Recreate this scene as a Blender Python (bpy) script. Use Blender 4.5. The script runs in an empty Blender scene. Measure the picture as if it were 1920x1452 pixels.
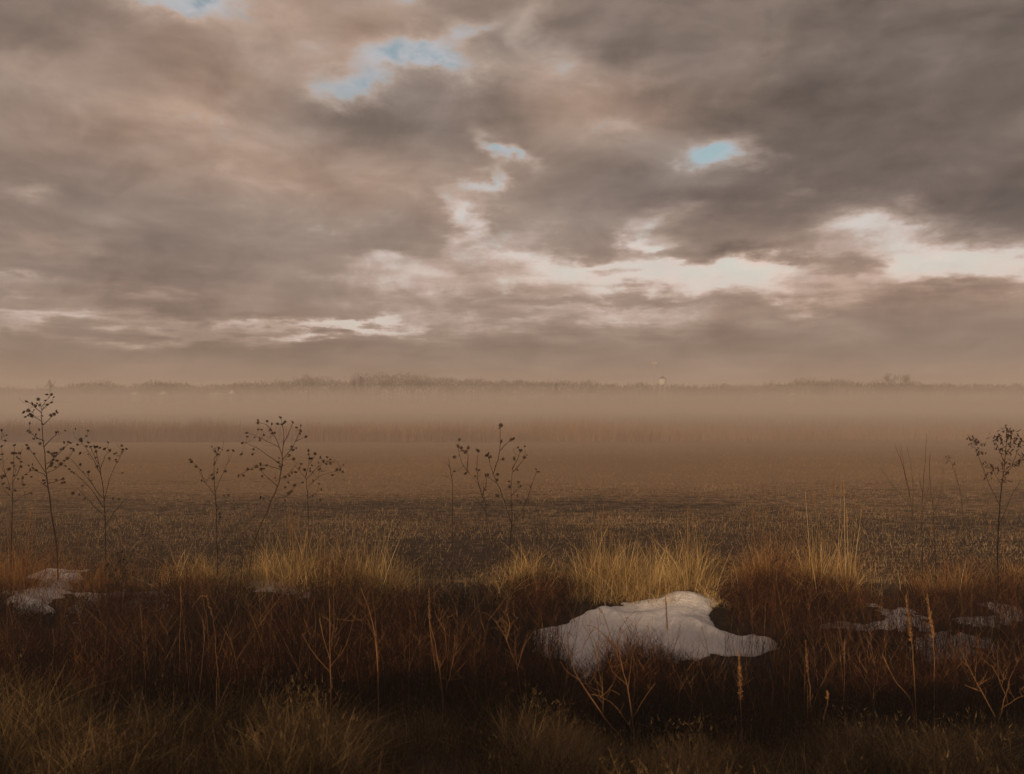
import bpy, math, random
import numpy as np
from mathutils import Vector, noise as mnoise

SC = bpy.context.scene
COL = SC.collection
R = math.radians
random.seed(7)
rng = np.random.default_rng(11)

# ------------------------------------------------------------------ camera
F = 1493.0            # focal length in photo pixels (28 mm on 36 mm)
HORIZ = 745.0         # photo row of the horizon
CAMZ = 2.8
cam_data = bpy.data.cameras.new("camera")
cam_data.lens = 28.0
cam_data.sensor_width = 36.0
cam_data.clip_start = 0.05
cam_data.clip_end = 6000.0
cam_data.dof.use_dof = True
cam_data.dof.focus_distance = 13.0
cam_data.dof.aperture_fstop = 2.8
cam = bpy.data.objects.new("camera", cam_data)
cam.location = (0.0, 0.0, CAMZ)
PITCH = math.atan((HORIZ - 726.0) / F)
cam.rotation_euler = (math.pi / 2 + PITCH, 0.0, 0.0)
COL.objects.link(cam)
SC.camera = cam


def at(px, py, d):
    """point at ground distance d (along +Y) that the photo shows at px, py"""
    ang = math.atan((726.0 - py) / F) + PITCH
    return Vector(((px - 960.0) / F * d / math.cos(PITCH), d, CAMZ + d * math.tan(ang)))


def azel(px, py):
    v = Vector(((px - 960.0) / F, 1.0, (726.0 - py) / F))
    c, s = math.cos(PITCH), math.sin(PITCH)
    v = Vector((v.x, v.y * c - v.z * s, v.y * s + v.z * c)).normalized()
    return math.atan2(v.x, v.y), math.asin(v.z)


# ------------------------------------------------------------------ exposure / colour
SC.view_settings.view_transform = 'Standard'
SC.view_settings.look = 'None'
SC.view_settings.exposure = 0.0
SC.view_settings.gamma = 1.0
SC.cycles.max_bounces = 6
SC.cycles.diffuse_bounces = 3
SC.cycles.transmission_bounces = 4
SC.cycles.volume_bounces = 2
SC.cycles.use_denoising = True

# ------------------------------------------------------------------ sun
SUN_EL = R(9.5)
SUN_AZ = R(205.0)      # compass bearing of the sun, clockwise from +Y (behind the camera, to the left)
sun_dir = Vector((math.sin(SUN_AZ) * math.cos(SUN_EL), math.cos(SUN_AZ) * math.cos(SUN_EL), math.sin(SUN_EL)))
sl = bpy.data.lights.new("sun", 'SUN')
sl.energy = 3.9
sl.angle = R(0.6)
sl.color = (1.0, 0.72, 0.44)
so = bpy.data.objects.new("sun", sl)
so.rotation_euler = sun_dir.to_track_quat('Z', 'Y').to_euler()
so.location = (0, 0, 60)
COL.objects.link(so)

# ------------------------------------------------------------------ world: Nishita sky behind broken cloud
world = bpy.data.worlds.new("World")
SC.world = world
world.use_nodes = True
world.cycles.sampling_method = 'MANUAL'
world.cycles.sample_map_resolution = 256
wt = world.node_tree
wt.nodes.clear()


class G:
    """tiny helper for building node graphs"""
    def __init__(self, tree):
        self.t = tree

    def node(self, kind, **kw):
        n = self.t.nodes.new(kind)
        for k, v in kw.items():
            setattr(n, k, v)
        return n

    def plug(self, sock, val):
        if isinstance(val, bpy.types.NodeSocket):
            self.t.links.new(val, sock)
        elif val is not None:
            sock.default_value = val

    def m(self, op, a, b=None, c=None, clamp=False):
        n = self.node('ShaderNodeMath', operation=op, use_clamp=clamp)
        self.plug(n.inputs[0], a); self.plug(n.inputs[1], b); self.plug(n.inputs[2], c)
        return n.outputs[0]

    def v(self, op, a, b=None):
        n = self.node('ShaderNodeVectorMath', operation=op)
        self.plug(n.inputs[0], a)
        if b is not None:
            if op == 'SCALE': self.plug(n.inputs['Scale'], b)
            else: self.plug(n.inputs[1], b)
        return n.outputs['Value'] if op in ('LENGTH', 'DOT_PRODUCT') else n.outputs[0]

    def xyz(self, x, y, z=0.0):
        n = self.node('ShaderNodeCombineXYZ')
        self.plug(n.inputs[0], x); self.plug(n.inputs[1], y); self.plug(n.inputs[2], z)
        return n.outputs[0]

    def sep(self, v):
        n = self.node('ShaderNodeSeparateXYZ'); self.plug(n.inputs[0], v)
        return n.outputs

    def noise(self, vec, scale, detail=6.0, rough=0.55, dist=0.0, col=False):
        n = self.node('ShaderNodeTexNoise')
        self.plug(n.inputs['Vector'], vec)
        n.inputs['Scale'].default_value = scale
        n.inputs['Detail'].default_value = detail
        n.inputs['Roughness'].default_value = rough
        n.inputs['Distortion'].default_value = dist
        return n.outputs['Color'] if col else n.outputs['Fac']

    def ramp(self, fac, stops, interp='LINEAR'):
        n = self.node('ShaderNodeValToRGB')
        n.color_ramp.interpolation = interp
        e = n.color_ramp.elements
        while len(e) < len(stops): e.new(0.5)
        for i, (p, c) in enumerate(stops):
            e[i].position = p
            e[i].color = (*c, 1.0) if len(c) == 3 else c
        self.plug(n.inputs[0], fac)
        return n.outputs[0]

    def mix(self, f, a, b, mode='MIX'):
        n = self.node('ShaderNodeMix', data_type='RGBA', blend_type=mode)
        self.plug(n.inputs[0], f)
        self.plug(n.inputs[6], a if isinstance(a, bpy.types.NodeSocket) else (*a, 1.0))
        self.plug(n.inputs[7], b if isinstance(b, bpy.types.NodeSocket) else (*b, 1.0))
        return n.outputs[2]

    def mr(self, v, a, b, c, d, kind='SMOOTHSTEP'):
        n = self.node('ShaderNodeMapRange', interpolation_type=kind)
        self.plug(n.inputs[0], v)
        for i, x in enumerate((a, b, c, d)): n.inputs[1 + i].default_value = x
        return n.outputs[0]


def s2l(r, g, b):
    f = lambda c: (c / 255 / 12.92) if c <= 10 else ((c / 255 + 0.055) / 1.055) ** 2.4
    return (f(r), f(g), f(b))


def build_sky():
    g = G(wt)
    dirv = g.node('ShaderNodeTexCoord').outputs['Generated']
    s = g.sep(dirv)
    z = g.m('MAXIMUM', s[2], 0.0)
    den = g.m('ADD', z, 0.09)
    q = g.xyz(g.m('DIVIDE', s[0], den), g.m('DIVIDE', s[1], den), 0.0)   # position on the cloud deck
    az = g.m('ARCTAN2', s[0], s[1])
    el = g.m('ARCSINE', s[2])
    P = g.xyz(az, el, 0.0)
    # ragged edges
    wn = g.noise(q, 1.3, 7, 0.6, 0.0, col=True)
    w1 = g.v('MULTIPLY', g.v('SUBTRACT', wn, (0.5, 0.5, 0.5)), (0.17, 0.085, 0.0))
    PL = g.v('MULTIPLY', P, (1.0, 1.7, 1.0))
    wn2 = g.noise(PL, 13.0, 7, 0.62, 0.2, col=True)
    w2 = g.v('MULTIPLY', g.v('SUBTRACT', wn2, (0.5, 0.5, 0.5)), (0.085, 0.050, 0.0))
    PW = g.v('ADD', g.v('ADD', P, w1), w2)

    def blob(px, py, sx, sy, rot=0.0, amp=1.0, vec=PW):
        a, e = azel(px, py)
        d = g.v('SUBTRACT', vec, (a, e, 0.0))
        if rot:
            r_ = g.node('ShaderNodeVectorRotate', rotation_type='Z_AXIS')
            g.plug(r_.inputs['Vector'], d); r_.inputs['Angle'].default_value = R(rot)
            d = r_.outputs[0]
        d = g.v('MULTIPLY', d, (F / sx, F / sy, 0.0))
        l = g.v('DOT_PRODUCT', d, d)
        return g.m('MULTIPLY', g.m('POWER', 2.718, g.m('MULTIPLY', l, -0.7)), amp)

    def total(lst):
        o = lst[0]
        for x in lst[1:]: o = g.m('ADD', o, x)
        return o

    n1 = g.m('SUBTRACT', g.noise(q, 0.75, 8, 0.52, 0.4), 0.5)
    n2 = g.m('SUBTRACT', g.noise(g.v('ADD', q, (13.7, 4.1, 2.0)), 2.2, 8, 0.55, 0.3), 0.5)
    n3 = g.m('SUBTRACT', g.noise(g.v('MULTIPLY', P, (3.0, 13.0, 1.0)), 2.2, 6, 0.55, 0.3), 0.5)
    soft = g.m('SUBTRACT', g.noise(g.v('MULTIPLY', P, (3.0, 6.5, 1.0)), 1.5, 3, 0.5, 0.6), 0.5)

    blobs = SKY_BLOBS
    T = g.m('ADD', 0.62, total([blob(*b) for b in blobs]))
    lowf = g.mr(el, 0.02, 0.16, 0.0, 1.0)
    T = g.m('ADD', T, g.m('MULTIPLY', n1, g.m('ADD', 0.26, g.m('MULTIPLY', lowf, 0.24))))
    T = g.m('ADD', T, g.m('MULTIPLY', n2, g.m('ADD', 0.12, g.m('MULTIPLY', lowf, 0.22))))
    T = g.m('ADD', T, g.m('MULTIPLY', n3, 0.30))
    T = g.m('ADD', T, g.m('MULTIPLY', soft, 0.45))
    puff = g.m('SUBTRACT', g.noise(g.v('ADD', PL, (3.3, 1.7, 0.4)), 9.0, 9, 0.60, 0.5), 0.5)
    T = g.m('ADD', T, g.m('MULTIPLY', puff, g.mr(el, 0.08, 0.24, 0.70, 0.58)))
    ramps = [g.ramp(T, [(p, s2l(*rgb)) for p, rgb in K]) for K in (SKY_RAMP, SKY_RAMP_HIGH)]
    col = g.mix(g.mr(el, 0.20, 0.30, 0.0, 1.0), ramps[0], ramps[1])
    # broad warm and cool drift of the cloud base
    warm = total([blob(px, py, sx, sy, ro, am, P) for px, py, sx, sy, ro, am in WARM_BLOBS])
    warm = g.m('ADD', warm, g.m('MULTIPLY', soft, 1.2))
    warm = g.m('MAXIMUM', g.m('MINIMUM', warm, 1.0), -1.0)
    tint = g.ramp(g.m('ADD', g.m('MULTIPLY', warm, 0.5), 0.5),
                  [(0.0, (0.82, 0.91, 1.0)), (0.5, (1, 1, 1)), (1.0, (1.26, 1.07, 0.94))])
    col = g.mix(1.0, col, tint, 'MULTIPLY')
    # clear air between the clouds
    ns = g.node('ShaderNodeTexSky', sky_type='NISHITA')
    ns.sun_disc = False
    ns.sun_elevation = SUN_EL
    ns.sun_rotation = SUN_AZ
    ns.air_density = 1.0; ns.dust_density = 0.6; ns.ozone_density = 2.0
    clear = g.v('MULTIPLY', ns.outputs[0], NISH)
    veil = g.mr(g.noise(PL, 17.0, 8, 0.62, 0.5), 0.38, 0.66, 0.12, 0.85)      # thin high cloud drawn across the gaps
    clear = g.mix(veil, clear, tuple(c * 10 for c in s2l(190, 190, 194)))
    # paler, milky clear sky low down
    clear = g.mix(g.mr(el, 0.10, 0.30, 0.85, 0.0), clear, tuple(c * 10 * K_SKY for c in s2l(226, 216, 205)))
    edge = g.m('SUBTRACT', g.noise(PL, 24.0, 8, 0.66, 0.4), 0.5)
    cover = g.mr(g.m('ADD', T, g.m('MULTIPLY', edge, 0.95)), -0.22, 0.40, 0.0, 1.0)
    cover = g.m('MAXIMUM', cover, 0.10)
    out = g.mix(cover, clear, g.v('SCALE', col, 10.0))
    clampf = g.mr(s[2], -0.02, 0.0, 0.35, 1.0)
    out = g.v('SCALE', out, clampf)
    bg = g.node('ShaderNodeBackground')
    g.plug(bg.inputs['Color'], out)
    bg.inputs['Strength'].default_value = 0.1
    wo = g.node('ShaderNodeOutputWorld')
    wt.links.new(bg.outputs[0], wo.inputs['Surface'])


K_SKY = 1.0
NISH = (1.75, 1.62, 1.22)
SKY_RAMP = [(0.00, (232, 222, 214)), (0.16, (228, 211, 203)), (0.30, (194, 172, 161)), (0.45, (160, 141, 129)),
            (0.62, (138, 121, 112)), (0.80, (114, 101, 95)), (1.0, (88, 80, 78))]
# px, py, half-width, half-height, rotation (deg), thickness added
SKY_RAMP_HIGH = [(0.00, (186, 186, 192)), (0.20, (180, 172, 170)), (0.34, (176, 157, 145)), (0.48, (158, 141, 130)),
                 (0.62, (142, 125, 115)), (0.80, (117, 104, 96)), (1.0, (90, 81, 77))]
SKY_BLOBS = [
    # openings
    (345, 0, 45, 18, 0, -0.6), (985, 60, 26, 30, 0, -0.3), (390, 222, 60, 16, 0, -0.12), (930, 330, 16, 30, 10, -0.3), (730, 480, 40, 14, 0, -0.2), (60, 445, 80, 16, 0, -0.18), (1790, 45, 60, 30, 0, -0.10), (750, 5, 40, 20, 0, -0.5),
    (775, 130, 85, 22, 4, -0.72), (655, 160, 60, 18, -8, -0.5), (885, 75, 45, 16, -20, -0.40),
    (955, 280, 55, 12, 35, -0.6), (1195, 445, 24, 12, 0, -0.3), (1690, 400, 26, 14, 0, -0.15), (1530, 340, 30, 12, 0, -0.2), (1160, 225, 30, 12, 0, -0.16), (1330, 288, 48, 26, -10, -0.85), (1400, 300, 60, 12, 5, -0.3),
    (865, 415, 28, 40, 0, -0.4), (50, 355, 40, 16, 0, -0.28), (60, 125, 60, 22, 0, -0.22),
    (900, 352, 22, 14, 0, -0.35), (1630, 410, 60, 22, 0, -0.3), (1060, 130, 60, 24, 0, -0.25), (1210, 138, 30, 20, 0, -0.2),
    (1050, 200, 260, 60, 15, -0.18), (560, 60, 200, 70, 0, -0.22), (640, 300, 400, 80, 8, -0.22), (300, 400, 340, 60, 0, -0.08),
    # bright band above the horizon
    (1230, 425, 60, 24, 0, -0.36), (1050, 505, 230, 36, 3, -0.46), (1430, 494, 290, 38, 4, -0.46), (1700, 445, 150, 44, 20, -0.46),
    (1860, 490, 90, 40, 0, -0.30), (800, 530, 190, 26, 6, -0.20), (1500, 560, 420, 36, 0, -0.13), (1000, 575, 330, 26, 0, -0.06), (1250, 600, 400, 16, 0, -0.06),
    (230, 614, 330, 16, 0, -0.42), (30, 548, 70, 12, -4, -0.22), (300, 560, 60, 10, 0, -0.2), (640, 614, 90, 13, 0, -0.6),
    (880, 590, 300, 24, 0, -0.12), (1150, 600, 300, 24, 0, -0.05),
    # thick grey masses
    (1365, 470, 120, 16, 2, 0.55), (1620, 490, 70, 10, -5, 0.25), (1170, 512, 60, 9, 0, 0.3), (760, 455, 180, 26, 0, 0.16), (1080, 470, 130, 24, -6, 0.26), (1300, 370, 330, 60, 4, 0.18),
    (1600, 330, 400, 120, 0, 0.08), (1830, 90, 300, 170, 0, 0.27), (1880, 390, 200, 50, -12, 0.10), (1500, 140, 330, 110, 0, 0.10), (1340, 110, 90, 40, 0, -0.06), (1200, 60, 140, 40, 0, 0.10),
    (700, 225, 200, 42, 8, 0.20), (860, 170, 130, 22, 8, 0.26), (120, 60, 240, 70, 0, 0.10), (120, 20, 60, 24, 0, -0.12), (270, 190, 90, 30, 0, -0.08), (390, 700, 10, 10, 0, 0.0), (60, 250, 160, 160, 0, 0.12),
    (430, 640, 420, 22, 3, 0.10), (1000, 655, 620, 22, 0, 0.10), (480, 600, 70, 12, 0, 0.28), (190, 520, 240, 24, -6, 0.12),
    (1500, 580, 200, 12, 2, 0.18), (1130, 572, 200, 9, 0, 0.18), (1780, 545, 90, 16, 0, 0.25), (900, 545, 90, 9, 0, 0.10), (1750, 590, 250, 22, 0, 0.12),
]
WARM_BLOBS = [
    (580, 60, 190, 80, 0, 0.6), (1060, 180, 260, 60, 14, 0.9), (700, 330, 420, 110, 6, 0.45), (1330, 500, 500, 50, 4, 0.1),
    (300, 250, 300, 120, 0, 0.3), (700, 230, 180, 60, 0, -0.7), (1750, 200, 400, 260, 0, -0.25), (1850, 420, 200, 60, 0, -0.6),
    (200, 400, 330, 60, 0, -0.35), (800, 440, 300, 40, 0, -0.4), (1320, 300, 200, 60, 0, -0.7), (870, 130, 200, 60, 0, -0.8),
    (1080, 400, 150, 60, 0, -0.4), (1700, 560, 300, 40, 0, 0.5), (1600, 470, 330, 60, 0, 0.35),
]
build_sky()

# ------------------------------------------------------------------ helpers
def link(o, parent=None):
    COL.objects.link(o)
    if parent is not None: o.parent = parent
    return o


def tag(o, label=None, cat=None, group=None, kind=None):
    if label: o['label'] = label
    if cat: o['category'] = cat
    if group: o['group'] = group
    if kind: o['kind'] = kind
    return o


def empty(name, loc=(0, 0, 0), rz=0.0):
    o = bpy.data.objects.new(name, None)
    o.location = loc; o.rotation_euler = (0, 0, rz); o.empty_display_size = 0.2
    return link(o)


def mesh_np(name, V, quads, mat, parent=None, rnd=None, smooth=False, loc=None):
    """mesh from numpy arrays: V (n,3), quads (m,4) or (m,3), per-vertex rnd value"""
    V = np.asarray(V, dtype=np.float32); Q = np.asarray(quads, dtype=np.int32)
    if loc is not None: V = V - np.array(loc, dtype=np.float32)
    me = bpy.data.meshes.new(name)
    k = Q.shape[1]
    me.vertices.add(len(V)); me.vertices.foreach_set('co', V.ravel())
    me.loops.add(Q.size); me.loops.foreach_set('vertex_index', Q.ravel())
    me.polygons.add(len(Q))
    me.polygons.foreach_set('loop_start', np.arange(0, Q.size, k, dtype=np.int32))
    if smooth: me.polygons.foreach_set('use_smooth', np.ones(len(Q), dtype=bool))
    me.update(calc_edges=True)
    if rnd is not None:
        a = me.attributes.new('rnd', 'FLOAT', 'POINT')
        a.data.foreach_set('value', np.asarray(rnd, dtype=np.float32))
    me.materials.append(mat)
    o = bpy.data.objects.new(name, me)
    if loc is not None and parent is None: o.location = loc
    return link(o, parent)


def ribbons(base, length, width, direc, bend, segs=3, rnd=None, face=None, curl=None):
    """N curved tapering blades. base (N,3), direc (N,3) start direction, bend (N,3) pull added towards the tip"""
    N = len(base)
    base = np.asarray(base); direc = np.asarray(direc, dtype=float)
    direc /= np.linalg.norm(direc, axis=1, keepdims=True) + 1e-9
    length = np.broadcast_to(length, (N,)); width = np.broadcast_to(width, (N,))
    if face is None: face = rng.uniform(0, 2 * np.pi, N)
    side = np.stack([np.cos(face), np.sin(face), np.zeros(N)], 1)
    pts = []
    for i in range(segs + 1):
        t = i / segs
        p = base + direc * (length * t)[:, None] + bend * (length * t * t)[:, None]
        w = width * (1.0 - 0.85 * t ** 1.5)
        pts.append(p - side * (w / 2)[:, None]); pts.append(p + side * (w / 2)[:, None])
    V = np.stack(pts, 1).reshape(-1, 3)
    o = (np.arange(N) * 2 * (segs + 1))[:, None]
    Q = []
    for i in range(segs):
        Q.append(np.concatenate([o + 2 * i, o + 2 * i + 1, o + 2 * i + 3, o + 2 * i + 2], 1))
    Q = np.stack(Q, 1).reshape(-1, 4)
    if rnd is None: rnd = rng.random(N)
    return V, Q, np.repeat(rnd, 2 * (segs + 1))


class Bag:
    """collects pieces of one mesh"""
    def __init__(self):
        self.V = []; self.Q = []; self.r = []; self.n = 0

    def add(self, V, Q, r=None):
        V = np.asarray(V); Q = np.asarray(Q)
        if r is None: r = np.full(len(V), rng.random())
        self.V.append(V); self.Q.append(Q + self.n); self.r.append(r); self.n += len(V)

    def tube(self, pts, radii, n=4, r=None):
        """tapering tube along a polyline"""
        pts = [Vector(p) for p in pts]
        m = len(pts); V = []; prev = None
        for i, p in enumerate(pts):
            t = (pts[min(i + 1, m - 1)] - pts[max(i - 1, 0)]).normalized()
            a = Vector((1, 0, 0)) if prev is None else prev
            if abs(a.dot(t)) > 0.95: a = Vector((0, 1, 0))
            a = (a - t * a.dot(t)).normalized(); prev = a
            b = t.cross(a)
            for k in range(n):
                th = 2 * math.pi * k / n
                V.append(p + (a * math.cos(th) + b * math.sin(th)) * radii[i])
        Q = []
        for i in range(m - 1):
            for k in range(n):
                Q.append((i * n + k, i * n + (k + 1) % n, (i + 1) * n + (k + 1) % n, (i + 1) * n + k))
        if n == 4:
            Q.append((3, 2, 1, 0)); Q.append(((m - 1) * n, (m - 1) * n + 1, (m - 1) * n + 2, (m - 1) * n + 3))
        self.add(np.array([tuple(v) for v in V]), np.array(Q), r)

    def obj(self, name, mat, parent=None, smooth=False, loc=None):
        return mesh_np(name, np.concatenate(self.V), np.concatenate(self.Q), mat, parent,
                       np.concatenate([np.broadcast_to(x, (len(v),)) for x, v in zip(self.r, self.V)]), smooth, loc)


def bezier_like(pts, sub=3, jit=0.0):
    """Catmull-Rom smoothing with a little wobble"""
    pts = [Vector(p) for p in pts]
    if len(pts) < 3: 
        return [pts[0], (pts[0] + pts[1]) / 2 + Vector((random.gauss(0, jit), random.gauss(0, jit), random.gauss(0, jit))), pts[1]]
    P = [pts[0]] + pts + [pts[-1]]
    out = []
    for i in range(1, len(P) - 2):
        for k in range(sub):
            t = k / sub
            a, b, c, d = P[i - 1], P[i], P[i + 1], P[i + 2]
            q = 0.5 * ((2 * b) + (c - a) * t + (2 * a - 5 * b + 4 * c - d) * t * t + (-a + 3 * b - 3 * c + d) * t ** 3)
            if jit and k: q = q + Vector((random.gauss(0, jit), random.gauss(0, jit), random.gauss(0, jit)))
            out.append(q)
    out.append(pts[-1])
    return out


# ------------------------------------------------------------------ materials
def mat_plant(name, stops, patch=None, rough=0.8, trans=0.25, patch_scale=1.2):
    """dry plant fibre: colour from the blade's own random value, drifting from tuft to tuft"""
    m = bpy.data.materials.new(name); m.use_nodes = True
    t = m.node_tree; t.nodes.clear(); g = G(t)
    a = g.node('ShaderNodeAttribute', attribute_name='rnd').outputs['Fac']
    pos = g.node('ShaderNodeNewGeometry').outputs['Position']
    nz = g.noise(pos, patch_scale, 3, 0.5)
    f = g.m('ADD', g.m('MULTIPLY', a, 0.90), g.m('MULTIPLY', g.m('SUBTRACT', nz, 0.5), 1.3))
    f = g.m('ADD', f, 0.05, clamp=True)
    col = g.ramp(f, stops)
    d = g.node('ShaderNodeBsdfDiffuse'); g.plug(d.inputs[0], col); d.inputs['Roughness'].default_value = rough
    tr = g.node('ShaderNodeBsdfTranslucent'); g.plug(tr.inputs[0], col)
    mx = g.node('ShaderNodeMixShader'); mx.inputs[0].default_value = trans
    t.links.new(d.outputs[0], mx.inputs[1]); t.links.new(tr.outputs[0], mx.inputs[2])
    o = g.node('ShaderNodeOutputMaterial'); t.links.new(mx.outputs[0], o.inputs['Surface'])
    return m


def mat_solid(name, c1, c2, scale=8.0, rough=0.85, bump=0.0, spec=0.2):
    m = bpy.data.materials.new(name); m.use_nodes = True
    t = m.node_tree; g = G(t); b = t.nodes['Principled BSDF']
    pos = g.node('ShaderNodeNewGeometry').outputs['Position']
    nz = g.noise(pos, scale, 5, 0.6)
    g.plug(b.inputs['Base Color'], g.ramp(nz, [(0.3, c1), (0.7, c2)]))
    b.inputs['Roughness'].default_value = rough
    b.inputs['Specular IOR Level'].default_value = spec
    if bump:
        bn = g.node('ShaderNodeBump'); bn.inputs['Strength'].default_value = bump
        g.plug(bn.inputs['Height'], nz); t.links.new(bn.outputs[0], b.inputs['Normal'])
    return m


M = {}
M['golden'] = mat_plant('dry_golden_grass', [(0.0, (0.12, 0.066, 0.022)), (0.4, (0.34, 0.215, 0.080)), (0.75, (0.62, 0.43, 0.185)), (1.0, (0.82, 0.63, 0.33))], trans=0.3)
M['rusty'] = mat_plant('dry_rusty_grass', [(0.0, (0.10, 0.04, 0.016)), (0.5, (0.25, 0.11, 0.035)), (1.0, (0.48, 0.27, 0.10))], trans=0.3)
M['olive'] = mat_plant('dull_verge_grass', [(0.0, (0.020, 0.011, 0.006)), (0.40, (0.075, 0.046, 0.020)), (0.7, (0.21, 0.134, 0.060)), (1.0, (0.42, 0.28, 0.14))], trans=0.2, patch_scale=2.6)
M['brush'] = mat_plant('dark_red_twigs', [(0.0, (0.010, 0.004, 0.003)), (0.5, (0.030, 0.011, 0.006)), (0.85, (0.085, 0.030, 0.014)), (1.0, (0.20, 0.085, 0.035))], trans=0.05, patch_scale=1.6)
M['stalk'] = mat_plant('orange_brown_stalk', [(0.0, (0.07, 0.034, 0.018)), (0.5, (0.16, 0.082, 0.038)), (1.0, (0.30, 0.165, 0.075))], trans=0.0, patch_scale=3)
M['stem'] = mat_plant('grey_brown_stem', [(0.0, (0.010, 0.006, 0.005)), (0.5, (0.024, 0.014, 0.010)), (1.0, (0.07, 0.038, 0.022))], trans=0.0, patch_scale=3)
M['head'] = mat_solid('black_seed_head', (0.022, 0.014, 0.010), (0.075, 0.045, 0.028), 60, 0.95)
M['leaf'] = mat_plant('shrivelled_leaf', [(0.0, (0.018, 0.012, 0.010)), (1.0, (0.07, 0.045, 0.032))], trans=0.1)
M['reed'] = mat_plant('distant_reed', [(0.0, (0.20, 0.11, 0.065)), (0.5, (0.30, 0.175, 0.10)), (1.0, (0.40, 0.25, 0.14))], trans=0.2, patch_scale=0.15)
M['stubble'] = mat_plant('stubble_straw', [(0.0, (0.14, 0.085, 0.042)), (0.5, (0.34, 0.22, 0.12)), (1.0, (0.58, 0.42, 0.25))], trans=0.2, patch_scale=0.3)
M['bark'] = mat_solid('bare_tree_bark', (0.035, 0.026, 0.022), (0.08, 0.06, 0.05), 2, 0.9)
M['needle'] = mat_solid('evergreen_needles', (0.02, 0.028, 0.018), (0.04, 0.05, 0.03), 2, 0.9)
M['white'] = mat_solid('weathered_pale_wall', (0.40, 0.385, 0.36), (0.50, 0.48, 0.45), 0.6, 0.7)
M['roof'] = mat_solid('grey_shingle_roof', (0.10, 0.09, 0.085), (0.17, 0.15, 0.14), 1.5, 0.9)
M['steel'] = mat_solid('grey_galvanised_steel', (0.28, 0.28, 0.28), (0.42, 0.42, 0.42), 3, 0.5)
M['glass'] = mat_solid('dark_window_glass', (0.02, 0.025, 0.03), (0.04, 0.045, 0.05), 3, 0.15, spec=0.5)


# ------------------------------------------------------------------ ground
FIELD_Y = 11.6


def smooth(a, b, t):
    t = np.clip((t - a) / (b - a), 0, 1)
    return t * t * (3 - 2 * t)


def wave(x, y, s):
    return (np.sin(x * 0.91 * s + 1.3 * np.sin(y * 0.63 * s + 2.0)) * 0.5 + np.sin(y * 1.37 * s + 0.7 + 1.1 * np.sin(x * 0.57 * s)) * 0.5)


def gz(x, y):
    """ground height (numpy)"""
    x = np.asarray(x, dtype=float); y = np.asarray(y, dtype=float)
    yb = y + 0.35 * np.sin(x * 0.45 + 1.0) + 0.2 * np.sin(x * 1.3)      # the ditch wanders a little
    z = np.where(yb < 3.2, 1.05, 0.0)
    slope = 1.05 - 1.38 * smooth(2.4, 8.9, yb)
    z = slope
    z = z + 0.33 * smooth(8.6, 11.0, yb)
    z = z - 1.5 * np.clip((y - 13.0) / 62.0, 0, 1)
    near = 1 - smooth(11.5, 16, y)
    z = z + near * (0.045 * wave(x, y, 1.7) + 0.02 * wave(x + 5, y, 5.1))
    z = z + (1 - near) * (0.03 * wave(x, y, 0.35))
    z = z + 2.6 * smooth(214.0, 229.0, y)          # low rise the town and its trees stand on
    return z




def gz1(x, y): return float(gz(x, y))


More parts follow.
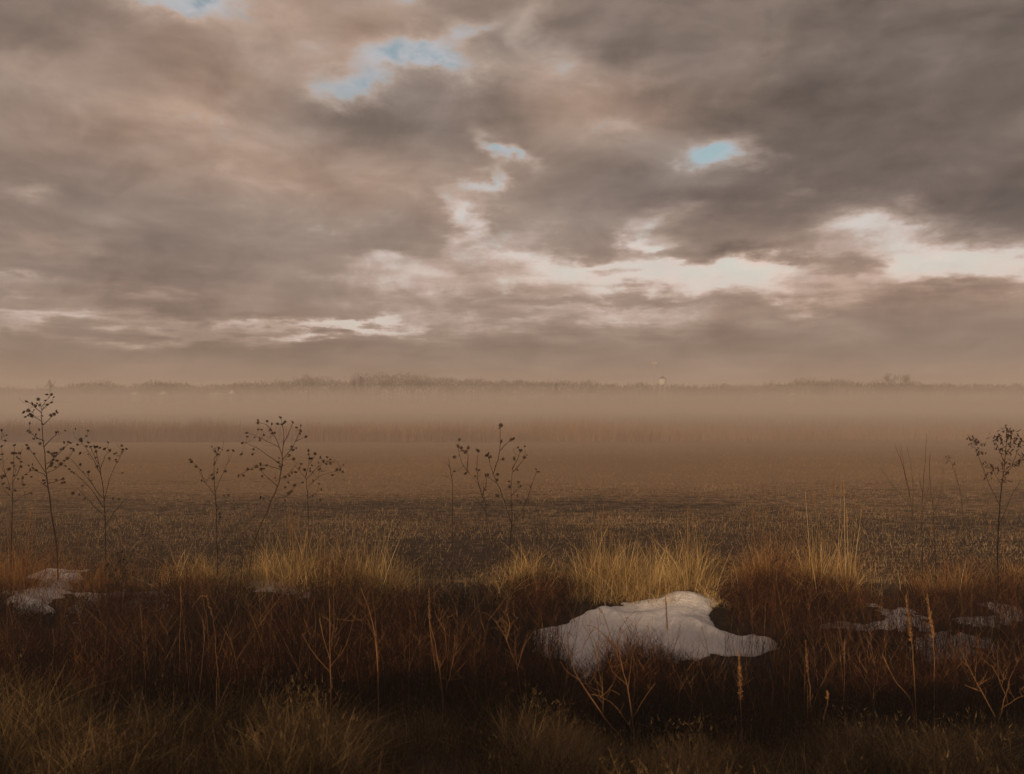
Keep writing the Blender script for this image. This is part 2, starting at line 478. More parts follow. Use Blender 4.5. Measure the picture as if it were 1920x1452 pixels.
def build_ground():
    xs = np.concatenate([-np.geomspace(1400, 16, 22), np.linspace(-15, 15, 151), np.geomspace(16, 1400, 22)])
    ys = np.concatenate([np.linspace(-60, 0, 31), np.linspace(0.15, 16, 110), np.geomspace(16.3, 200, 50), np.linspace(206, 240, 18), np.geomspace(250, 1400, 14)])
    X, Y = np.meshgrid(xs, ys)
    Z = gz(X, Y)
    V = np.stack([X, Y, Z], 2).reshape(-1, 3)
    nx = len(xs); i = np.arange(len(ys) - 1)[:, None] * nx + np.arange(nx - 1)[None, :]
    Q = np.stack([i, i + 1, i + 1 + nx, i + nx], 2).reshape(-1, 4)
    m = bpy.data.materials.new('ground_soil'); m.use_nodes = True
    t = m.node_tree; g = G(t); b = t.nodes['Principled BSDF']
    pos = g.node('ShaderNodeNewGeometry').outputs['Position']
    s = g.sep(pos)
    big = g.noise(g.v('MULTIPLY', pos, (0.25, 1.0, 1.0)), 0.25, 5, 0.6)
    fine = g.noise(pos, 9.0, 8, 0.7)
    row = g.noise(g.v('MULTIPLY', pos, (0.6, 1.7, 1.0)), 1.5, 6, 0.75)        # drilled rows run across the view
    mottle = g.noise(g.v('MULTIPLY', pos, (1.3, 1.2, 1.0)), 3.0, 8, 0.78)
    soil = g.ramp(fine, [(0.3, (0.020, 0.012, 0.008)), (0.7, (0.062, 0.038, 0.024))])
    straw = g.ramp(fine, [(0.3, (0.15, 0.092, 0.048)), (0.75, (0.56, 0.36, 0.20))])
    f = g.m('ADD', g.m('MULTIPLY', row, 0.45), g.m('MULTIPLY', mottle, 1.05))
    f = g.m('ADD', f, g.m('MULTIPLY', big, 0.4))
    dist = g.mr(s[1], 14.0, 48.0, -0.24, 0.55, 'LINEAR')
    cover = g.mr(g.m('ADD', f, dist), 0.76, 1.14, 0.02, 0.95)
    fieldc = g.mix(cover, soil, straw)
    dirt = g.ramp(fine, [(0.3, (0.016, 0.010, 0.007)), (0.7, (0.045, 0.030, 0.020))])
    edge = g.m('ADD', s[1], g.m('MULTIPLY', g.m('SUBTRACT', g.noise(pos, 0.8, 4), 0.5), 2.0))
    isf = g.mr(edge, FIELD_Y - 0.2, FIELD_Y + 0.8, 0.0, 1.0)
    g.plug(b.inputs['Base Color'], g.mix(isf, dirt, fieldc))
    b.inputs['Roughness'].default_value = 0.95
    b.inputs['Specular IOR Level'].default_value = 0.1
    bn = g.node('ShaderNodeBump'); bn.inputs['Strength'].default_value = 0.6; bn.inputs['Distance'].default_value = 0.06
    g.plug(bn.inputs['Height'], g.m('ADD', fine, g.m('MULTIPLY', row, 1.2))); t.links.new(bn.outputs[0], b.inputs['Normal'])
    tag(mesh_np('ground', V, Q, m, smooth=True), kind='structure')


build_ground()


# ------------------------------------------------------------------ snow lying in the ditch
def mat_snow():
    m = bpy.data.materials.new('old_snow'); m.use_nodes = True
    t = m.node_tree; g = G(t); b = t.nodes['Principled BSDF']
    pos = g.node('ShaderNodeNewGeometry').outputs['Position']
    big = g.noise(pos, 1.7, 5, 0.6); fine = g.noise(pos, 22, 6, 0.7)
    dirt = g.mr(g.noise(pos, 9.0, 10, 0.85), 0.60, 0.76, 0.0, 0.7)
    c = g.ramp(big, [(0.3, (0.76, 0.71, 0.70)), (0.7, (0.92, 0.90, 0.90))])
    g.plug(b.inputs['Base Color'], g.mix(dirt, c, (0.30, 0.24, 0.21)))
    b.inputs['Roughness'].default_value = 0.75
    b.inputs['Subsurface Weight'].default_value = 0.0
    bn = g.node('ShaderNodeBump'); bn.inputs['Strength'].default_value = 0.9; bn.inputs['Distance'].default_value = 0.05
    g.plug(bn.inputs['Height'], g.m('ADD', fine, g.m('MULTIPLY', big, 2.0))); t.links.new(bn.outputs[0], b.inputs['Normal'])
    return m


M['snow'] = mat_snow()


def ground_from_pixel(px, py):
    """where the photo's ray through px, py meets the ground"""
    lo, hi = 3.0, 60.0
    prev = None
    for k in range(600):
        d = 3.4 + k * 0.02
        p = at(px, py, d)
        if p.z <= gz1(p.x, p.y): return p.x, p.y
    p = at(px, py, 14.0)
    return p.x, p.y


def in_poly(X, Y, poly):
    ins = np.zeros(X.shape, bool); dist = np.full(X.shape, 1e9)
    n = len(poly)
    for i in range(n):
        x1, y1 = poly[i]; x2, y2 = poly[(i + 1) % n]
        c = ((y1 > Y) != (y2 > Y)) & (X < (x2 - x1) * (Y - y1) / (y2 - y1 + 1e-12) + x1)
        ins ^= c
        L2 = (x2 - x1) ** 2 + (y2 - y1) ** 2
        t = np.clip(((X - x1) * (x2 - x1) + (Y - y1) * (y2 - y1)) / L2, 0, 1)
        dist = np.minimum(dist, np.hypot(X - x1 - t * (x2 - x1), Y - y1 - t * (y2 - y1)))
    return np.where(ins, dist, -dist)


SNOW = []


def snow_patch(outline, label, thick=0.10, step=0.035, soft=0.35, rag=1.0):
    poly = [ground_from_pixel(*p) for p in outline]
    SNOW.append(poly)
    xs = [p[0] for p in poly]; ys = [p[1] for p in poly]
    gx = np.arange(min(xs) - 0.2, max(xs) + 0.2, step); gy = np.arange(min(ys) - 0.2, max(ys) + 0.2, step)
    X, Y = np.meshgrid(gx, gy)
    D = in_poly(X, Y, poly) + rag * (0.05 * wave(X * 3, Y * 3, 2.3) + 0.05 * wave(X + 3, Y, 9.0) + 0.03 * wave(X, Y, 23.0))
    D = D + rag * 0.11 * np.array([mnoise.noise(Vector((a * 3.1, b * 4.5, 7.7))) + 0.5 * mnoise.noise(Vector((a * 9.0, b * 12.0, 1.2))) for a, b in zip(X.ravel(), Y.ravel())]).reshape(X.shape)
    H = thick * (1 - np.exp(-np.clip(D, 0, 9) / soft * 2.0)) + 0.055 * wave(X, Y + 1, 3.9) * smooth(0, 0.4, D) + 0.02 * wave(X, Y, 9.0) * smooth(0, .2, D) + 0.004 * wave(X, Y, 37.0)
    H = np.where(D > 0, H, -0.06)
    Z = gz(X, Y) + H
    keep = D > -step * 1.5
    ny, nx = X.shape
    idx = -np.ones(X.shape, int); idx[keep] = np.arange(keep.sum())
    V = np.stack([X[keep], Y[keep], Z[keep]], 1)
    a, b_, c, d = idx[:-1, :-1], idx[:-1, 1:], idx[1:, 1:], idx[1:, :-1]
    ok = (a >= 0) & (b_ >= 0) & (c >= 0) & (d >= 0)
    Q = np.stack([a[ok], b_[ok], c[ok], d[ok]], 1)
    cx, cy = float(np.mean(xs)), float(np.mean(ys))
    o = mesh_np('snow_patch', V, Q, M['snow'], smooth=True, loc=(cx, cy, gz1(cx, cy)))
    tag(o, label, 'snow patch', 'old snow left in the ditch')
    return o


snow_patch([(1050, 1172), (1090, 1158), (1128, 1140), (1180, 1134), (1225, 1122), (1270, 1118), (1332, 1118), (1345, 1130), (1338, 1150), (1322, 1166), (1350, 1182), (1378, 1192), (1412, 1197), (1455, 1209),
            (1440, 1228), (1390, 1233), (1340, 1228), (1280, 1246), (1200, 1262), (1120, 1292), (1075, 1285), (1045, 1240), (1008, 1222), (990, 1198), (1010, 1180)],
           'largest bright white snow drift, in the ditch right of the middle', 0.09, rag=0.7)
snow_patch([(62, 1076), (90, 1070), (150, 1072), (148, 1084), (110, 1094), (130, 1102), (118, 1160), (70, 1156), (25, 1146), (18, 1108), (62, 1096)],
           'dim snow patch seen through brush at the far left', 0.06, rag=2.4)
snow_patch([(140, 1116), (200, 1110), (255, 1110), (312, 1118), (300, 1150), (255, 1160), (215, 1150), (170, 1156), (140, 1140)],
           'thin snow patch behind twigs, just right of the far left one', 0.06, rag=2.4)
snow_patch([(462, 1090), (500, 1092), (560, 1096), (590, 1106), (560, 1122), (505, 1114), (466, 1100)],
           'small sliver of snow behind brush, left of the middle', 0.05, rag=1.2)
snow_patch([(1545, 1176), (1600, 1170), (1632, 1178), (1650, 1150), (1700, 1142), (1740, 1158), (1738, 1176), (1690, 1190), (1640, 1196), (1590, 1188)],
           'broken snow strip beside the tall tan spikes, right of the main drift', 0.06, rag=1.8)
snow_patch([(1770, 1160), (1830, 1150), (1905, 1132), (1935, 1150), (1925, 1166), (1860, 1176), (1800, 1170)],
           'speckled snow patch at the right edge, uppermost of the right ones', 0.06, rag=1.8)
snow_patch([(1720, 1200), (1790, 1190), (1860, 1196), (1850, 1218), (1800, 1226), (1770, 1252), (1735, 1240), (1715, 1222)],
           'speckled snow patch low at right, below the edge one', 0.06, rag=1.8)


# ------------------------------------------------------------------ scattered cover
def tab(x, pts):
    return np.interp(x, [p[0] for p in pts], [p[1] for p in pts])


def px_of(x, y): return 960 + x / y * F


def top_height(x, y, table):
    """height above ground at which something at (x, y) reaches the photo row given by table(px)"""
    py = tab(px_of(x, y), table)
    return (CAMZ + y * (HORIZ - py) / F) - gz(x, y)


def on_snow(x, y, margin=0.0):
    s = np.zeros(x.shape, bool)
    for poly in SNOW: s |= in_poly(x, y, poly) > margin
    return s


def region(n, d0, d1, margin=0.08, power=1.0):
    y = d0 + (d1 - d0) * rng.random(n) ** power
    half = y * 0.643 * (1 + margin) + 0.3
    return rng.uniform(-1, 1, n) * half, y


def clumped(x, y, scale, thr, seed=0.0):
    return np.array([mnoise.noise(Vector((a * scale + seed, b * scale, seed))) for a, b in zip(x, y)]) > thr


def blades(bag, x, y, h, w, lean=0.25, bendy=0.4, segs=3, dz=-0.02, wind=(0.06, 0.0), rnd=None):
    n = len(x); z = gz(x, y)
    th = rng.uniform(0, 2 * np.pi, n); l = np.abs(rng.normal(0, lean, n))
    d = np.stack([np.cos(th) * l + wind[0], np.sin(th) * l + wind[1], np.ones(n)], 1)
    b = np.stack([np.cos(th), np.sin(th), -np.ones(n) * 0.5], 1) * (rng.random(n) * bendy)[:, None]
    bag.add(*ribbons(np.stack([x, y, z + dz], 1), h, w, d, b, segs, rnd))


# --- verge grass nearest the camera
VERGE_TOP = [(-200, 1200), (0, 1205), (150, 1225), (300, 1225), (430, 1240), (560, 1262), (700, 1290), (860, 1270), (960, 1262), (1030, 1330), (1150, 1385), (1300, 1370), (1420, 1345), (1600, 1325), (1720, 1350), (1920, 1365), (2100, 1365)]
def build_verge():
    bag = Bag()
    x, y = region(110000, 2.6, 7.4, 0.12)
    nz = np.array([mnoise.noise(Vector((a * 1.3, b * 1.3, 3.0))) for a, b in zip(x, y)])
    fade = 1 - smooth(5.6, 7.9, y)
    keep = rng.random(len(x)) < np.clip(0.55 + 1.0 * nz, 0.15, 1) * (0.25 + 0.75 * fade)
    x, y, nz = x[keep], y[keep], nz[keep]
    h = (0.11 + 0.20 * rng.random(len(x)) ** 1.5 + 0.30 * np.clip(nz, -0.1, 1)) * (0.7 + 0.3 * (1 - smooth(5, 7.6, y)))
    cap = np.clip(top_height(x, y, VERGE_TOP), 0.14, 0.62)
    h = np.where(y > 4.6, np.maximum(h, cap * (0.35 + 0.6 * rng.random(len(x)) ** 1.3) * np.clip(0.85 + 0.8 * nz, .4, 1.2)), h)
    h = np.minimum(h, cap * 1.1)
    rv = np.clip(rng.random(len(x)) * 0.75 + 0.5 * nz + 0.05, 0, 1)
    blades(bag, x, y, h, rng.uniform(0.0025, 0.006, len(x)), 0.50, 0.8, 3, rnd=rv)
    # frizzy seeded tops standing out of the grass
    k = (nz > 0.12) & (rng.random(len(x)) < 0.09)
    for _ in range(5):
        m_ = k.sum(); t = rng.uniform(.6, 1.2, m_)
        b = np.stack([x[k] + rng.normal(0, .025, m_), y[k] + rng.normal(0, .025, m_), gz(x[k], y[k]) + h[k] * t], 1)
        bag.add(*ribbons(b, rng.uniform(.015, .045, m_), rng.uniform(.002, .0045, m_), rng.normal(0, .7, (m_, 3)) + np.array([0, 0, .6]), np.zeros((m_, 3)), 1, rng.uniform(.35, .8, m_)))
    tag(bag.obj('verge_grass', M['olive']), kind='stuff', label='dull olive brown rough grass along the near verge', cat='grass')


# --- dark red weeds that fill the ditch
REAR_TOP = [(-200, 1090), (0, 1085), (60, 1100), (150, 1090), (190, 1050), (240, 1042), (320, 1060), (420, 1078), (520, 1074), (620, 1062), (700, 1060), (770, 1078),
            (830, 1100), (900, 1090), (960, 1100), (1010, 1096), (1060, 1112), (1088, 1150), (1100, 1330), (1345, 1330), (1362, 1150), (1390, 1090), (1440, 1040),
            (1500, 1060), (1560, 1085), (1620, 1110), (1700, 1104), (1800, 1080), (1920, 1070), (2100, 1070)]
FRONT_TOP = [(-200, 1190), (0, 1180), (120, 1170), (330, 1160), (420, 1140), (600, 1120), (800, 1140), (930, 1170), (985, 1180), (1020, 1150), (1045, 1165), (1066, 1215), (1085, 1290), (1100, 1255),
             (1135, 1215), (1180, 1188), (1215, 1180), (1250, 1200), (1300, 1205), (1340, 1218), (1365, 1252), (1425, 1252), (1455, 1215), (1550, 1195), (1700, 1200), (1800, 1220), (1920, 1200), (2100, 1200)]


def build_brush():
    bag = Bag()
    for (n, d0, d1, table, tw) in ((15000, 8.6, 11.0, REAR_TOP, 9), (17000, 6.3, 8.6, FRONT_TOP, 9), (2200, 7.2, 8.35, FRONT_TOP, 9)):
        x, y = region(n, d0, d1, 0.10)
        if n == 2200: x = (rng.uniform(1120, 1365, n) - 960) / F * y
        H = top_height(x, y, table)
        z = gz(x, y)
        nz = np.array([mnoise.noise(Vector((a * 1.1, b * 1.1, 8.0))) for a, b in zip(x, y)])
        if table is REAR_TOP:                 # low growth in front of the left snow
            H = np.where((px_of(x, y) < 320) & (y < 9.7), np.minimum(H, top_height(x, y, [(0, 1150)])), H)
            H = np.where((px_of(x, y) > 1343) & (px_of(x, y) < 1458) & (y < 9.25), np.minimum(H, top_height(x, y, [(0, 1240)])), H)
        H = np.clip(H, 0, 0.95)
        keep = (H > 0.05)
        if table is REAR_TOP: keep &= ~(on_snow(x, y, 0.0) & (rng.random(n) < np.where((px_of(x, y) > 930) & (px_of(x, y) < 1450), 0.97, np.where(px_of(x, y) < 330, 0.8, 0.35))))
        else: keep &= ~((px_of(x, y) > 1060) & (px_of(x, y) < 1440) & on_snow(x, y, 0.45))
        x, y, z, H, nz = x[keep], y[keep], z[keep], H[keep], nz[keep]
        H = H * np.clip(0.80 + 0.75 * nz, 0.35, 1.25)
        n = len(x)
        hh = H * (0.55 + 0.5 * rng.random(n))
        # main stems
        th = rng.uniform(0, 2 * np.pi, n); l = np.abs(rng.normal(0, 0.22, n))
        dr = np.stack([np.cos(th) * l, np.sin(th) * l, np.ones(n)], 1)
        base = np.stack([x, y, z - 0.02], 1)
        r0 = np.clip(rng.random(n) * 0.8 + 0.35 * nz, 0, 1)
        br = rng.random(n) < 0.03
        hh = np.where(br, hh * 1.15, hh); r0 = np.where(br, 1.0, r0)
        bag.add(*ribbons(base, hh, rng.uniform(0.0025, 0.006, n), dr, np.zeros((n, 3)), 2, r0 * 0.8))
        # side twigs
        for k in range(tw):
            t = 0.15 + 0.85 * rng.random(n) ** 0.8
            b = base + dr / np.linalg.norm(dr, axis=1, keepdims=True) * (hh * t)[:, None]
            a = rng.uniform(0, 2 * np.pi, n)
            d2 = np.stack([np.cos(a), np.sin(a), rng.uniform(0.1, 1.3, n)], 1)
            L = rng.uniform(0.04, 0.15, n) * (0.6 + 0.6 * H)
            bag.add(*ribbons(b, L, rng.uniform(0.0018, 0.005, n), d2, np.stack([np.zeros(n), np.zeros(n), rng.uniform(-.2, .4, n)], 1), 1, np.clip(r0 + rng.normal(0, .25, n), 0, 1)))
    tag(bag.obj('brush', M['brush']), kind='stuff', label='tangle of dark red brown weeds filling the ditch', cat='weeds')


# --- golden grass along the field edge
GOLD_TOP = [(-200, 990), (0, 960), (90, 985), (160, 1000), (260, 1010), (340, 1012), (370, 1022), (430, 1048), (470, 1030), (520, 990), (560, 985), (600, 1018), (640, 1005), (700, 1000), (740, 1040), (790, 1062),
            (850, 1084), (920, 1070), (965, 1030), (990, 1010), (1040, 1030), (1080, 1040), (1110, 990), (1150, 985), (1200, 1020), (1250, 1010), (1300, 990), (1330, 1000), (1350, 1060), (1400, 1000), (1450, 960),
            (1500, 990), (1540, 1000), (1590, 1010), (1620, 1075), (1700, 1060), (1760, 1030), (1840, 1030), (1920, 1040), (2100, 1040)]
GOLD_DENS = [(-200, .5), (0, .6), (120, .35), (300, .25), (340, .7), (390, .8), (430, .45), (480, .9), (590, 1), (760, .9), (800, .35), (900, .25), (960, .8), (1010, .8), (1050, .5), (1085, .7), (1110, 1), (1330, 1), (1350, .25), (1400, .6), (1500, .7),
             (1600, .7), (1625, .12), (1700, .25), (1760, .3), (1860, .35), (2100, .3)]


def build_gold():
    bag = Bag(); rust = Bag()
    n = 26000
    x, y = region(n, 10.6, 13.2, 0.10)
    px = px_of(x, y)
    keep = rng.random(n) < tab(px, GOLD_DENS)
    keep &= clumped(x, y, 1.9, -0.08, 2.0)
    x, y, px = x[keep], y[keep], px[keep]
    H = np.clip(top_height(x, y, GOLD_TOP), 0.12, 1.1)
    cl = np.array([mnoise.noise(Vector((a * 2.3, b * 1.5, 6.0))) for a, b in zip(x, y)])
    H = H * np.clip(0.85 + 0.9 * cl, 0.35, 1.35)
    h = H * (0.30 + 0.75 * rng.random(len(x)) ** 1.6)
    isr = (px < 320) | ((px > 1365) & (rng.random(len(px)) < 0.8)) | ((px > 1000) & (px < 1085) & (rng.random(len(px)) < .6)) | (rng.random(len(px)) < 0.12)
    for b, k in ((bag, ~isr), (rust, isr)):
        blades(b, x[k], y[k], h[k] * 1.18, rng.uniform(0.003, 0.0075, k.sum()), 0.45, 1.15, 5, wind=(0.05, 0))
    # tall sparse seed stalks that stand over the tufts
    x, y = region(2600, 10.8, 12.8, 0.10)
    px = px_of(x, y); k = rng.random(len(x)) < tab(px, GOLD_DENS) ** 1.5
    x, y, px = x[k], y[k], px[k]; H = np.clip(top_height(x, y, GOLD_TOP), 0.15, 1.1)
    isr = (px < 330) | (px > 1620) | ((px > 1360) & (px < 1500)); hh = H * rng.uniform(.8, 1.45, len(x))
    for b, q in ((bag, ~isr), (rust, isr)):
        blades(b, x[q], y[q], hh[q], rng.uniform(0.0028, 0.005, q.sum()), 0.12, 0.45, 5)
    # a low mat of bent and broken blades
    x, y = region(16000, 10.7, 12.9, 0.10)
    px = px_of(x, y); keep = rng.random(len(x)) < tab(px, GOLD_DENS)
    x, y = x[keep], y[keep]
    blades(bag, x, y, rng.uniform(.08, .28, len(x)), rng.uniform(.003, .007, len(x)), 1.1, 0.9, 3)
    tag(bag.obj('golden_grass', M['golden']), kind='stuff', label='sunlit golden dry grass along the edge of the field', cat='grass')
    tag(rust.obj('rusty_grass', M['rusty']), kind='stuff', label='rust brown dry grass and weeds along the field edge', cat='grass')


# --- stubble on the field
def build_stubble():
    bag = Bag()
    for (d0, d1, n, sc, row) in ((11.8, 22, 90000, 1.0, .30), (22, 42, 80000, 1.25, .45), (42, 74, 60000, 1.7, .9)):
        y = d0 + (d1 - d0) * rng.random(n)
        yr = np.round(y / row) * row + rng.normal(0, row * 0.10, n)
        y = np.where(rng.random(n) < 0.5, yr, y)
        x = rng.uniform(-1, 1, n) * (y * 0.70 + 1)
        nz = np.array([mnoise.noise(Vector((a * 0.09, b * 0.30, 5.0))) + 0.7 * mnoise.noise(Vector((a * 0.9, b * 1.3, 1.0))) for a, b in zip(x, y)])
        k = rng.random(n) < np.clip(0.62 + 0.85 * nz, 0.10, 1)
        x, y = x[k], y[k]
        up = rng.random(len(x)) < 0.78
        blades(bag, x[up], y[up], rng.uniform(0.04, 0.13, up.sum()) * (0.8 + 0.2 * sc), rng.uniform(0.003, 0.008, up.sum()) * sc, 0.35, 0.2, 1)
        q = ~up; m_ = q.sum()
        a = rng.uniform(0, 2 * np.pi, m_)
        bag.add(*ribbons(np.stack([x[q], y[q], gz(x[q], y[q]) + 0.012], 1), rng.uniform(.08, .28, m_) * (0.7 + 0.3 * sc), rng.uniform(.004, .009, m_) * sc,
                         np.stack([np.cos(a), np.sin(a) * 0.5, rng.uniform(0, .25, m_)], 1), np.zeros((m_, 3)), 1, face=a + np.pi / 2))
    tag(bag.obj('stubble', M['stubble']), kind='stuff', label='pale straw stubble in rows across the dark field', cat='stubble')


# --- reeds at the far edge of the field
def build_reeds():
    bag = Bag()
    n = 60000
    x = rng.uniform(-62, 62, n); y = 75.5 + 10 * rng.random(n) ** 1.3
    nz = np.array([mnoise.noise(Vector((a * 0.12, b * 0.2, 9.0))) + .5 * mnoise.noise(Vector((a * 0.6, b * 0.5, 2.0))) for a, b in zip(x, y)])
    px = px_of(x, y)
    base = tab(px, [(-200, 2.3), (100, 2.6), (250, 2.7), (400, 2.5), (450, 2.2), (700, 2.2), (960, 2.35), (1200, 2.7), (1600, 2.5), (2100, 2.5)])
    h = base * (0.40 + 0.55 * rng.random(n) ** 1.3 + 0.30 * nz)
    k = rng.random(n) < tab(px, [(-200, 1), (700, .9), (1100, .5), (1400, .18), (2100, .08)])
    x, y, h = x[k], y[k], h[k]; n = len(x)
    rv = np.clip(rng.random(n) * 0.6 + tab(px_of(x, y), [(-200, -.1), (450, -.1), (700, .3), (2000, .3)]), 0, 1)
    blades(bag, x, y, h, rng.uniform(0.012, 0.032, n), 0.16, 0.3, 2, rnd=rv)
    tag(bag.obj('reeds', M['reed']), kind='stuff', label='hazy brown belt of reeds at the far edge of the field', cat='reeds')


def build_stems():
    bag = Bag()
    for n, d0, d1, table in ((1100, 6.4, 8.6, FRONT_TOP), (500, 8.8, 11.0, REAR_TOP)):
        x, y = region(n, d0, d1, 0.08)
        H = np.clip(top_height(x, y, table), 0, 0.95); k = H > 0.12
        x, y, H = x[k], y[k], H[k]; m_ = len(x)
        h = H * rng.uniform(.55, 1.25, m_); th = rng.uniform(0, 6.28, m_); l = np.abs(rng.normal(0, .22, m_))
        base = np.stack([x, y, gz(x, y)], 1); dr = np.stack([np.cos(th) * l, np.sin(th) * l, np.ones(m_)], 1)
        be = np.stack([rng.normal(0, .12, m_), rng.normal(0, .1, m_), np.zeros(m_)], 1)
        r0 = rng.random(m_) ** 1.8 * .9
        bag.add(*ribbons(base, h, rng.uniform(.003, .0065, m_), dr, be, 4, r0))
        dn = dr / np.linalg.norm(dr, axis=1, keepdims=True)
        for _ in range(4):
            t = rng.uniform(.3, .95, m_); b = base + dn * (h * t)[:, None] + be * (h * t * t)[:, None]; a = rng.uniform(0, 6.28, m_)
            bag.add(*ribbons(b, h * rng.uniform(.12, .4, m_), rng.uniform(.002, .004, m_), np.stack([np.cos(a) * .7, np.sin(a) * .7, np.ones(m_)], 1), rng.normal(0, .15, (m_, 3)), 3, r0))
    tag(bag.obj('weed_stems', M['stalk']), kind='stuff', label='countless thin orange brown dry stems among the dark ditch weeds', cat='weeds')


build_stems()
build_verge(); build_brush(); build_gold(); build_stubble(); build_reeds()


# ------------------------------------------------------------------ weeds one can tell apart
def head_mesh(seed):
    rr = random.Random(seed); V = []; Q = []
    prof = [(0.10, -0.60), (0.62, -0.42), (0.92, -0.05), (0.86, 0.28), (0.50, 0.50), (0.08, 0.55)]
    n = 9
    for r, z in prof:
        for k in range(n):
            a = 2 * math.pi * k / n; j = 1 + rr.uniform(-0.09, 0.09)
            V.append((r * j * math.cos(a), r * j * math.sin(a), z * j))
    for i in range(len(prof) - 1):
        for k in range(n): Q.append((i * n + k, i * n + (k + 1) % n, (i + 1) * n + (k + 1) % n, (i + 1) * n + k))
    for k in range(11):                               # shrivelled bracts
        a = 2 * math.pi * (k + rr.random() * 0.6) / 11; w = 0.16; L = rr.uniform(1.15, 1.55); zz = rr.uniform(-0.35, 0.45)
        b = len(V)
        for (r, aa, z) in ((0.75, a - w, -0.15), (0.75, a + w, -0.15), (L, a + 0.04, zz), (L, a - 0.04, zz)):
            V.append((r * math.cos(aa), r * math.sin(aa), z))
        Q.append((b, b + 1, b + 2, b + 3))
    me = bpy.data.meshes.new('seed_head'); me.from_pydata(V, [], Q); me.materials.append(M['head']); me.update()
    return me


HEADS = [head_mesh(i) for i in range(4)]


class Plant:
    def __init__(self, name, label, cat, d, base, group=None):
        """base = photo column, row of the visible foot; the stem is carried on down to the ground"""
        self.d = d; self.pts = []
        x = (base[0] - 960) / F * d
        self.root = empty(name, (x, d, gz1(x, d)))
        tag(self.root, label, cat, group)
        self.o = self.root.location.copy()
        self.bag = Bag(); self.first = True
        self.k = 1.0

    def P(self, px, py, dep): return at(px, py, dep) - self.o

    def near(self, px, py):
        if not self.pts: return (px, py, self.d)
        return min(self.pts, key=lambda q: (q[0] - px) ** 2 + (q[1] - py) ** 2)

    def stroke(self, pts, r0=0.006, r1=0.002, slope=None, n=4, sub=3):
        q = self.near(*pts[0])
        dep = q[2]
        if slope is None: slope = 0.0 if self.first else random.uniform(-0.75, 0.75)
        P3 = []; L = 0.0; raw = []
        for i, p in enumerate(pts):
            if i: L += math.hypot(p[0] - pts[i - 1][0], p[1] - pts[i - 1][1])
            dd = dep + slope * L / F * self.d
            raw.append((p[0], p[1], dd)); P3.append(self.P(p[0], p[1], dd))
        if self.first:
            g0 = Vector((0, 0, -0.03)); P3.insert(0, g0)
            self.first = False
        P3 = bezier_like(P3, sub, 0.0024 * self.d / 6)
        m = len(P3)
        self.bag.tube(P3, [r0 + (r1 - r0) * (i / (m - 1)) for i in range(m)], n, 0.2 + 0.6 * random.random())
        for i in range(len(raw) - 1):
            for k in range(4):
                t = k / 4; a, b = raw[i], raw[i + 1]
                self.pts.append(tuple(a[j] * (1 - t) + b[j] * t for j in range(3)))
        self.pts.append(raw[-1])

    def heads(self, lst, size=0.027):
        for h in lst:
            px, py = h[0], h[1]; s = size * (h[2] if len(h) > 2 else random.uniform(0.72, 1.02))
            q = self.near(px, py + 3)
            dist = math.hypot(q[0] - px, q[1] - py)
            if dist > 3.0:
                dd = q[2] + random.uniform(-0.5, 0.5) * dist / F * self.d
                a = self.P(q[0], q[1], q[2]); b = self.P(px, py, dd)
                mid = (a + b) / 2 + Vector((0, 0, -0.12 * (b - a).length + random.uniform(-.01, .01)))
                self.bag.tube([a, mid, b], [0.0022, 0.0018, 0.0016], 3, random.random())
            else: dd = q[2]
            o = bpy.data.objects.new('seed_head', random.choice(HEADS))
            o.location = self.P(px, py, dd); o.scale = (s, s, s * random.uniform(.7, 1.0))
            o.rotation_euler = (random.gauss(0, 0.8), random.gauss(0, 0.8), random.uniform(0, 6.28))
            link(o, self.root)

    def twigs(self, n, lo=8, hi=22, r=0.0022):
        for i in range(n):
            q = random.choice(self.pts[len(self.pts) // 12:]); a = R(random.gauss(-90, 42)); L = random.uniform(lo, hi)
            self.stroke([(q[0], q[1]), (q[0] + L * math.cos(a) * .7, q[1] + L * math.sin(a) * .45), (q[0] + L * math.cos(a), q[1] + L * math.sin(a))], r, r * .55, n=3, sub=2)
            if i % 5 < 2: self.heads([(q[0] + L * math.cos(a), q[1] + L * math.sin(a), random.uniform(.5, .85))])

    def done(self, mat='stem', part='stem'):
        if self.root['category'] == 'dried plant' and self.root.name.startswith('dried_sunflower'): self.twigs(30)
        self.bag.obj(part, M[mat], self.root)
        return self.root


GS = 'dried sunflowers along the field edge'
p = Plant('dried_sunflower', 'tallest dried sunflower at far left, dark heads up one straight stem', 'dried plant', 12.0, (112, 1105), GS)
p.stroke([(110, 1043), (100, 973), (95, 933), (87, 880), (83, 837), (79, 793), (78, 763)], 0.014, 0.004)
for s in ([(78, 763), (88, 750), (96, 741)], [(79, 775), (62, 760), (49, 753)], [(80, 770), (92, 758), (98, 752)], [(80, 792), (62, 778), (50, 771)], [(82, 797), (97, 782), (108, 771)],
          [(83, 828), (66, 818), (54, 808)], [(84, 838), (98, 822), (110, 810)], [(88, 888), (62, 850), (51, 836)], [(88, 870), (112, 850), (132, 829)], [(90, 887), (108, 878), (125, 863)],
          [(89, 895), (66, 882), (50, 888)], [(92, 908), (108, 902), (124, 899)], [(92, 915), (75, 902)], [(89, 880), (100, 862), (103, 850)]):
    p.stroke(s, 0.006, 0.0024)
